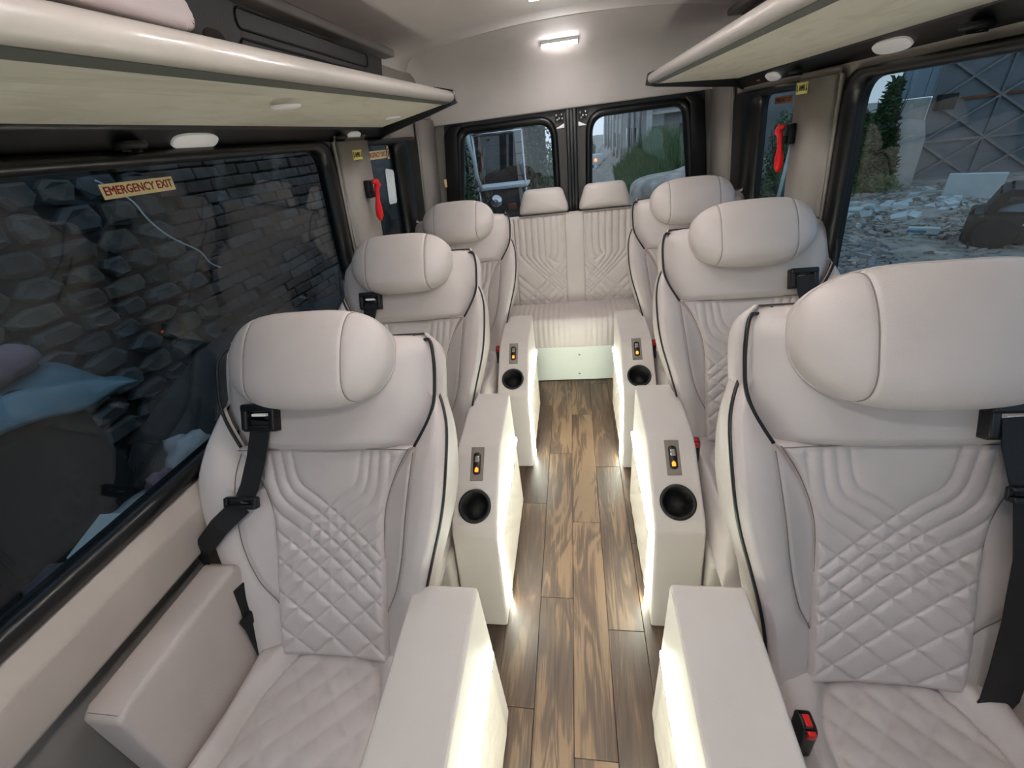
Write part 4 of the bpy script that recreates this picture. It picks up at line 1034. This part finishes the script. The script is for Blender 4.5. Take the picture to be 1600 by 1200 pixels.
# ---- foliage helpers
def leaves(n, fn, size, seed, asp=2.4):
    q = random.Random(seed); V, Fc = [], []
    for _ in range(n):
        p = Vector(fn(q)); d = Vector((q.gauss(0, 1), q.gauss(0, 1), q.gauss(.5, .7))).normalized(); a = d.orthogonal().normalized(); a.rotate(Matrix.Rotation(q.uniform(0, 6.28), 3, d))
        l = size * q.uniform(.6, 1.3); wv = a * (l / asp / 2); nn = d.cross(a) * l * .12; o = len(V)
        V += [tuple(p), tuple(p + d * l * .5 + wv + nn), tuple(p + d * l), tuple(p + d * l * .5 - wv + nn)]; Fc += [(o, o + 1, o + 2), (o, o + 2, o + 3)]
    return V, Fc
def shrub(loc, rx, ry, h, n, size, m, label, seed, stems=6, cat='shrub', group=None):
    root = empty('shrub', loc, label, cat, group)
    def fn(q):
        t = q.random() ** .7; a = q.uniform(0, 6.28); r = math.sqrt(q.random()) * (1 - .55 * t) * (.7 + .3 * math.sin(a * 3 + seed))
        return (rx * r * math.cos(a), ry * r * math.sin(a), h * t * (.75 + .25 * math.sin(a * 2 + seed * 2)))
    mk('foliage', leaves(n, fn, size, seed), m, root, smooth=False)
    q = random.Random(seed); parts = []
    for k in range(stems):
        a = q.uniform(0, 6.28); parts.append(tube([(0, 0, -.05), (rx * .2 * math.cos(a), ry * .2 * math.sin(a), h * .4), (rx * .5 * math.cos(a), ry * .5 * math.sin(a), h * q.uniform(.7, .95))], [.03 * h / 1.5, .02 * h / 1.5, .006], 5))
    mk('stems', join(*parts), 'bark', root)
    return root
def chunk_mesh(q, s):
    bm = bmesh.new(); bmesh.ops.create_cube(bm, size=1)
    for v in bm.verts: v.co = Vector((v.co.x * s * q.uniform(.6, 1.4), v.co.y * s * q.uniform(.5, 1.3), v.co.z * s * q.uniform(.4, .9)))
    return bm_vf(bm)
def scatter(name, n, fn, smin, smax, m, label, cat, seed):
    q = random.Random(seed); protos = [chunk_mesh(q, 1) for _ in range(12)]; V, Fc = [], []
    for _ in range(n):
        x, y = fn(q); s = smin + (smax - smin) * q.random() ** 3; pv, pf = q.choice(protos); o = len(V)
        Mx = Matrix.Translation((x, y, G(x, y) + s * .12)) @ Matrix.Rotation(q.uniform(0, 6.28), 4, 'Z') @ Matrix.Rotation(q.uniform(-.4, .4), 4, 'X')
        V += [tuple(Mx @ (Vector(v) * s)) for v in pv]; Fc += [tuple(i + o for i in f) for f in pf]
    o = mk(name, (V, Fc), m, smooth=False); tag(o, label, cat); o['kind'] = 'stuff'; return o

# ---- right: gate with crossed braces
GA = Vector((8.62, 13.24, -.62)); GD = Vector((2.26, -.38, 0)).normalized(); GN = Vector((GD.y, -GD.x, 0)) * 1.0
if GN.y > 0: GN = -GN
gate = empty('metal_gate', GA, 'tall grey sheet-metal gate with crossed bracing bars outside the right window', 'gate')
def gp(t, z, o=0): return tuple(GD * t + GN * o + Vector((0, 0, z)))
def gbar(a, b, r, o): return ribbon([gp(*a, o), gp(*b, o)], (GD * (-(b[1] - a[1])) + Vector((0, 0, (b[0] - a[0])))).normalized()[:], r, .05)
BW, BH = 1.25, .85
for i in range(5):
    for j in range(4):
        mk('sheet_panel', prism([(i * BW + .01, .08 + j * BH), (i * BW + BW - .01, .08 + j * BH), (i * BW + BW - .01, .08 + j * BH + BH - .012), (i * BW + .01, .08 + j * BH + BH - .012)], lambda p, a: gp(p[0], p[1], a), 0 + .006 * ((i + j) % 2), .02, 0), 'gate_metal', gate, smooth=False)
        a, b, c, d = (i * BW, .08 + j * BH), (i * BW + BW, .08 + j * BH + BH), (i * BW, .08 + j * BH + BH), (i * BW + BW, .08 + j * BH)
        mk('diagonal_brace', gbar(a, b, .045, .07), 'gate_bar', gate, smooth=False); mk('diagonal_brace', gbar(c, d, .045, .055), 'gate_bar', gate, smooth=False)
for j in range(5): mk('rail', gbar((0, .08 + j * BH), (5 * BW, .08 + j * BH), .05, .05), 'rusty' if j in (2,) else 'gate_bar', gate, smooth=False)
for i in range(0, 6, 1): mk('upright', gbar((i * BW, .0), (i * BW, .1 + 4 * BH), .05, .04), 'gate_metal', gate, smooth=False)
mk('latch_box', xf(box(-.18, .18, -.08, .08, -.16, .16, .02), Matrix.Translation(gp(.22, 1.75, .12))), 'stall_black', gate)
# sheet-metal wall and leaning concrete slab left of the gate
o = empty('sheet_wall', GA - GD * .02, 'pale blue-grey corrugated sheet wall left of the gate', 'wall')
for k in range(4):
    mk('sheet', prism([(-.72 + k * .18, 1.9), (-.545 + k * .18, 1.9), (-.545 + k * .18, 3.6), (-.72 + k * .18, 3.6)], lambda p, a: gp(p[0], p[1], a), -.05, .0 + .012 * (k % 2), 0), 'wall_sheet_blue', o, smooth=False)
mk('masonry', prism([(-.90, 0), (-.03, 0), (-.03, 1.88), (-.74, 1.88)], lambda p, a: gp(p[0], p[1], a), -.2, .02, .01), 'concrete', o, smooth=False)
o = mk('concrete_slab', prism(rounded([(-.95, .0), (-.06, .0), (-.02, 1.05), (-.12, 1.42), (-.50, 1.50), (-.82, 1.40)], .06, 3), lambda p, a: gp(p[0], p[1], a - .16 * p[1] + .42), -.07, .07, .015), 'concrete'); o.location = GA; tag(o, 'leaning grey concrete slab between shrub and gate', 'slab')
shrub((7.45, 12.75, -.62), .62, .45, 2.35, 6500, .14, 'leaf_dark', 'tall dark green shrub left of the leaning slab', 3)
shrub((6.7, 12.4, -.62), .5, .4, 1.75, 4000, .13, 'leaf_green', 'bushy green shrub at the left edge of the large right window', 4)
shrub((7.35, 12.2, -.62), .95, .35, .38, 1500, .09, 'leaf_pale', 'low weedy patch in front of the concrete slab', 5, 3)
o = mk('dry_roots', join(*[tube([(0, 0, .25), (dx * .4, -.05, .18), (dx, -.1, .02)], [.03, .022, .01], 6) for dx in (-.3, .12, .35, .6)]), 'concrete'); o.location = (7.55, 12.85, -.6); tag(o, 'pale dry roots below the leaning slab', 'roots')
o = mk('rock', lump(.28, .25, .5, 41, 3, .12), 'concrete_dark'); o.location = (7.42, 13.0, -.2); tag(o, 'grey boulder leaning on the slab beside the shrub', 'rock')
deb = [('sheet_scrap', 8.2, 10.6, .42, .10, .24, 'board_white', -.65, 'white sheet leaning on rubble in front of the gate'),
       ('carton', 5.85, 8.2, .20, .07, .05, 'board_white', -.6, 'white and blue carton lying on the gravel'),
       ('white_tray', 9.0, 10.5, .16, .1, .06, 'board_white', .5, 'small white tray right of the white sheet'),
       ('plank_scrap', 7.5, 11.0, .5, .05, .03, 'concrete', .4, 'grey board scrap in the rubble, middle one'),
       ('plank_scrap', 7.9, 11.5, .6, .06, .03, 'concrete', -.3, 'grey board scrap near the gate foot'),
       ('plank_scrap', 6.7, 10.6, .35, .07, .03, 'board_white', .9, 'pale board scrap at the left of the rubble'),
       ('plank_scrap', 6.0, 10.9, .25, .1, .05, 'board_white', -.5, 'pale scrap at the left window edge')]
for nm, x, y, a, b, c, m, rz, lb in deb:
    r = empty(nm, (x, y, G(x, y)), lb, 'debris', rz=rz); mk('body', box(-a, a, -b, b, 0, c * 2, .006), m, r, smooth=False)
    if nm == 'carton': mk('printed_band', box(-a - .002, a * .2, -b - .002, b + .002, c * .5, c * 1.3), 'sheet_blue', r, smooth=False)
scatter('rubble', 7000, lambda q: (q.uniform(3.2, 10), q.uniform(6.0, 12.5)), .015, .12, 'gravel', 'grey rubble and stone chips strewn over the lot on the right', 'rubble', 1)
scatter('litter_scraps', 190, lambda q: (q.gauss(6.9, 1.3), q.gauss(10.4, .7)), .03, .24, 'board_white', 'whitish paper and plastic scraps on the rubble', 'litter', 2)
# black vehicle at the right edge
vh = empty('utility_vehicle', (6.35, 7.3, -.6), 'black open utility vehicle with pale curved hood at the right window edge', 'vehicle', rz=rad(-38))
mk('body', prism(rounded([(-.62, .12), (1.5, .12), (1.5, .75), (-.62, .70)], .06, 4), lambda p, a: (p[0], a, p[1]), -.5, .5, .03), 'vehicle_black', vh)
mk('roof_frame', prism(rounded([(-.45, .72), (-.34, 1.12), (-.22, 1.2), (1.5, 1.2), (1.5, 1.08), (-.2, 1.06), (-.30, .72)], .03, 4), lambda p, a: (p[0], a, p[1]), -.5, .5, .015), 'vehicle_black', vh)
mk('hood', prism(chaikin([(-.28, .76), (-.2, .86), (.1, .97), (.5, .95), (1.4, .86), (1.4, .74)], 2), lambda p, a: (p[0], a, p[1]), -.46, .46, 0), 'vehicle_hood', vh)
for x in (-.2, 1.1): mk('wheel', xf(lathe([(.1, -.07), (.26, -.07), (.30, -.03), (.30, .03), (.26, .07), (.1, .07)], 24), Matrix.Translation((x, -.5, .30)) @ Matrix.Rotation(rad(90), 4, 'X')), 'stall_black', vh)
mk('highlight_strip', box(.08, .28, -.525, -.5, .50, .54, .005), 'board_white', vh)  # white strip stands in for a highlight on the black body

vh.scale = (.8, .8, .66)
# ---- rear right: road, grass verge, row of grey buildings
def building(loc, w_, d_, h_, m, label, rz=0, seed=0, pipes=3):
    r = empty('industrial_building', loc, label, 'building', 'grey buildings along the road', rz)
    mk('wall', box(0, w_, 0, d_, -1, h_), m, r, smooth=False); q = random.Random(seed)
    mk('roof', box(-.15, w_ + .15, -.15, d_ + .15, h_, h_ + .25), 'concrete_dark', r, smooth=False)
    for f in range(int(h_ // 2.6)):
        for k in range(int(d_ // 2.2)):
            wn = mk('window', box(-.06, .02, .5 + k * 2.2, 1.7 + k * 2.2, .9 + f * 2.6, 2.2 + f * 2.6), 'window_dark', r, smooth=False)
        for k in range(int(w_ // 2.0)):
            mk('window', box(.4 + k * 2, 1.4 + k * 2, -.06, .02, .9 + f * 2.6, 2.2 + f * 2.6), 'window_dark', r, smooth=False)
        mk('balcony', box(.3, w_ - .3, -.7, 0, .25 + f * 2.6, .4 + f * 2.6), 'concrete', r, smooth=False)
    for k in range(pipes): mk('pipe', tube([(-.12, .3 + k * d_ / pipes, -1), (-.12, .3 + k * d_ / pipes, h_)], .1, 8), 'concrete', r)
    for k in range(3): mk('pillar', box(.2 + k * (w_ - .7) / 2, .5 + k * (w_ - .7) / 2, -.9, -.6, -1, h_), 'concrete', r, smooth=False)
    return r
building((4.7, 33.0, G(4.6, 26.5)), 6, 9, 8.0, 'concrete_dark', 'nearest grey building with pillars seen through the right rear window', seed=1)
building((4.9, 46, G(4.6, 46)), 6, 12, 8.5, 'concrete', 'middle pale building of the row beyond the rear window', seed=2)
building((5.3, 62, G(4.6, 62)), 6, 16, 9, 'concrete_dark', 'farthest hazy building of the row beyond the rear window', seed=3)
o = empty('painted_wall', (4.55, 17.2, G(4.5, 17)), 'pale wall with blue painted top at the right rear window edge', 'wall'); mk('masonry', box(0, .9, 0, .25, -.3, 3.4), 'board_white', o, smooth=False); mk('painted_top', box(-.01, .91, -.01, .26, 2.45, 3.42), 'blue_paint', o, smooth=False)
scatter('rubble_bank', 2600, lambda q: (q.uniform(.2, 5.0), q.uniform(6.5, 16.5)), .02, .2, 'concrete_dark', 'grey rubble on the track behind the van', 'rubble', 7)
def blade_field(name, n, fn, h0, h1, m, label, seed):
    q = random.Random(seed); V, Fc = [], []
    for _ in range(n):
        x, y, g = fn(q); h = q.uniform(h0, h1) * (1 + .42 * max(0, x - 2.2)); a = q.uniform(0, 6.28); dx, dy = math.cos(a) * .03, math.sin(a) * .03; lx, ly = q.gauss(0, .18) * h, q.gauss(0, .18) * h; o = len(V)
        V += [(x - dx, y - dy, g), (x + dx, y + dy, g), (x + lx * .5 - dx * .7, y + ly * .5 - dy * .7, g + h * .6), (x + lx * .5 + dx * .7, y + ly * .5 + dy * .7, g + h * .6), (x + lx, y + ly, g + h)]
        Fc += [(o, o + 1, o + 3, o + 2), (o + 2, o + 3, o + 4)]
    o = mk(name, (V, Fc), m, smooth=False); tag(o, label, 'grass'); o['kind'] = 'stuff'; return o
def verge(q):
    y = q.uniform(17.5, 32); x = 2.1 + (y - 17) * .06 + q.random() ** 1.2 * 2.6; return x, y, G(x, y) - .02
blade_field('grass_verge', 16000, verge, .5, 1.0, 'leaf_green', 'tall green grass verge between track and buildings', 5)
blade_field('grass_left_verge', 5000, lambda q: (lambda y: (-1.0 + (y - 20) * .02 - q.random() * 3, y, G(0, y)))(q.uniform(20, 50)), .4, 1.1, 'leaf_green', 'green grass on the left side of the track', 6)
mk_b = mk('rubble_mound', lump(2.5, 1.6, 1.15, 77, 5, .13), 'gravel'); mk_b.location = (4.0, 13.6, -.75); tag(mk_b, 'grey earth mound right of the grass verge', 'mound')
fv = empty('distant_vehicle', (3.4, 60, G(3.4, 60)), 'distant vehicle with glowing orange tail light on the track', 'vehicle')
mk('body', box(-.7, .7, 0, 2.6, .35, 1.5, .12), 'board_white', fv); mk('wheel', join(*[xf(lathe([(.3, -.1), (.3, .1)], 14), Matrix.Translation((x, y, .3)) @ Matrix.Rotation(rad(90), 4, 'Y')) for x in (-.6, .6) for y in (.4, 2.1)]), 'stall_black', fv)
mk('tail_light', xf(lathe([(.17, 0), (.17, .06), (.1, .1)], 16), Matrix.Translation((-.3, 0, .9)) @ Matrix.Rotation(rad(90), 4, 'X')), 'tail_red', fv)
for k, (x, y, h) in enumerate(((-1.5, 62, 3.6), (.5, 75, 4.2), (3.2, 82, 4.2), (-4, 58, 4.5))):
    shrub((x, y, G(x, y)), 2.4, 2.4, h, 900, .5, 'leaf_dark', ('distant roadside tree left of the track end', 'distant tree right at the end of the track', 'distant tree behind the far building', 'large distant tree at the far left of the track')[k], 60 + k, cat='tree', group='distant trees')

# ---- right small window: low building and post behind shrubs
o = empty('shed', (5.2, 15.6, G(5.2, 15)), 'tall dark shed behind shrubs seen through the small right window', 'building')
mk('wall', box(.35, 2.2, .5, 3.5, -.5, 5.0), 'concrete_dark', o, smooth=False); mk('corner_post', box(.2, .36, .4, .6, -.5, 5.2), 'concrete', o, smooth=False)
shrub((5.0, 12.0, -.7), .7, .6, 2.1, 2000, .11, 'leaf_green', 'green shrub in front of the shed, small right window', 8)
shrub((5.8, 12.6, -.65), .7, .6, 1.6, 1800, .11, 'leaf_dark', 'dark shrub between the shed and the mound', 9)
o = mk('white_post', tube([(4.75, 11.3, -.8), (4.82, 11.3, .75)], .035, 8), 'board_white'); tag(o, 'thin pale post in front of the shrub, small right window', 'post')

# ---- rear left: dark yard with rack and motorbike
rk_ = empty('metal_rack', (-.66, 4.62, -.6), 'upright silver metal rack frame behind the left rear window', 'rack')
for x in (-.235, .235): mk('post', tube([(x, 0, 0), (x, 0, 2.2)], .009, 8), 'chrome', rk_)
for x in (-.235, .235): mk('rear_post', tube([(x * .98, .3, 0), (x * .98, .3, 2.2)], .007, 8), 'rusty', rk_)
mk('top_bar', tube([(-.235, 0, 2.2), (.235, 0, 2.2)], .009, 8), 'chrome', rk_)
mk('shelf_tray', box(-.25, .25, -.02, .32, 1.72, 1.75, .006), 'board_white', rk_); mk('lower_tray', box(-.25, .25, -.02, .32, .5, .53, .006), 'gate_metal', rk_)
for k in range(4): mk('upper_rail', tube([(-.235, .3, 1.8 + k * .1), (.235, .3, 1.8 + k * .1)], .004, 6), 'stall_black', rk_)
o = mk('cloth_strip', ribbon([(-.93, 4.58, 1.62), (-.92, 4.57, 1.5), (-.90, 4.58, 1.4), (-.89, 4.57, 1.25), (-.86, 4.58, 1.12)], (1, .1, 0), .035, .006), 'board_white'); tag(o, 'pale cloth strip hanging on the left post of the metal rack', 'cloth')
mb = empty('motorbike', (-.62, 4.25, -.6), 'parked motorbike with silver headlamp behind the left rear window', 'motorbike')
for y in (-.45, .78):
    wv = mk('wheel', xf(lathe([(.22, -.045), (.29, -.05), (.31, 0), (.29, .05), (.22, .045)], 28, False), Matrix.Translation((0, y * .0 + (y + .0) * .0 + .0, .0))), 'stall_black', mb)
    wv.rotation_euler = (0, rad(90), 0); wv.location = (y, .05, .31); wv.rotation_euler = (rad(90), 0, 0)
mk('frame', join(tube([(-.45, .05, .31), (-.30, .05, .95), (-.2, .05, 1.2)], .025, 8), tube([(-.3, .05, .9), (.1, .05, .5), (.78, .05, .31)], .03, 8), tube([(-.28, .05, .85), (.3, .05, .8), (.78, .05, .6)], .025, 8)), 'stall_black', mb)
mk('fuel_tank', xf(lump(.26, .14, .14, 5, 3, .05), Matrix.Translation((.0, .05, .98))), 'vehicle_black', mb); mk('saddle', box(.2, .75, -.06, .16, .84, .95, .04, 3), 'stall_black', mb)
mk('headlamp', xf(lathe([(.03, -.10), (.046, -.06), (.052, .0), (.048, .015), (.0, .02)], 20, False), Matrix.Translation((-.05, .0, 1.66)) @ Matrix.Rotation(rad(70), 4, 'X') @ Matrix.Rotation(rad(25), 4, 'Y')), 'chrome', mb)
mk('handlebar', tube([(-.30, -.3, 1.5), (-.22, -.1, 1.56), (-.2, .05, 1.52), (-.22, .2, 1.56), (-.30, .4, 1.5)], .014, 8), 'chrome', mb)
mk('engine', join(box(-.12, .25, -.08, .18, .35, .62, .03), *[box(-.1, .12, -.1, .2, .62 + k * .03, .637 + k * .03) for k in range(5)]), 'gate_metal', mb)
mk('orange_reflector', box(.06, .13, -.05, -.02, 1.58, 1.63, .005), 'rusty', mb)
yd = empty('yard_wall', (-4.6, 8.2, -.7), 'dark yard wall behind the rack in the left rear window', 'wall')
mk('masonry', box(0, 4.2, 0, .25, 0, 3.2), 'mortar', yd, smooth=False)
for k in range(5): mk('pier', box(.3 + k * .85, .45 + k * .85, -.08, 0, 0, 3.2), 'concrete_dark', yd, smooth=False)
shrub((-1.6, 6.6, -.6), .9, .6, 2.6, 2600, .10, 'leaf_dark', 'tall dark climber behind the metal rack', 12)
shrub((-.45, 6.9, -.65), .55, .5, 2.5, 1800, .09, 'leaf_green', 'green shrub right of the metal rack, left rear window', 13)
shrub((-2.05, 7.5, -.6), .5, .4, 2.3, 1800, .10, 'leaf_dark', 'dark shrub left of the metal rack', 14)
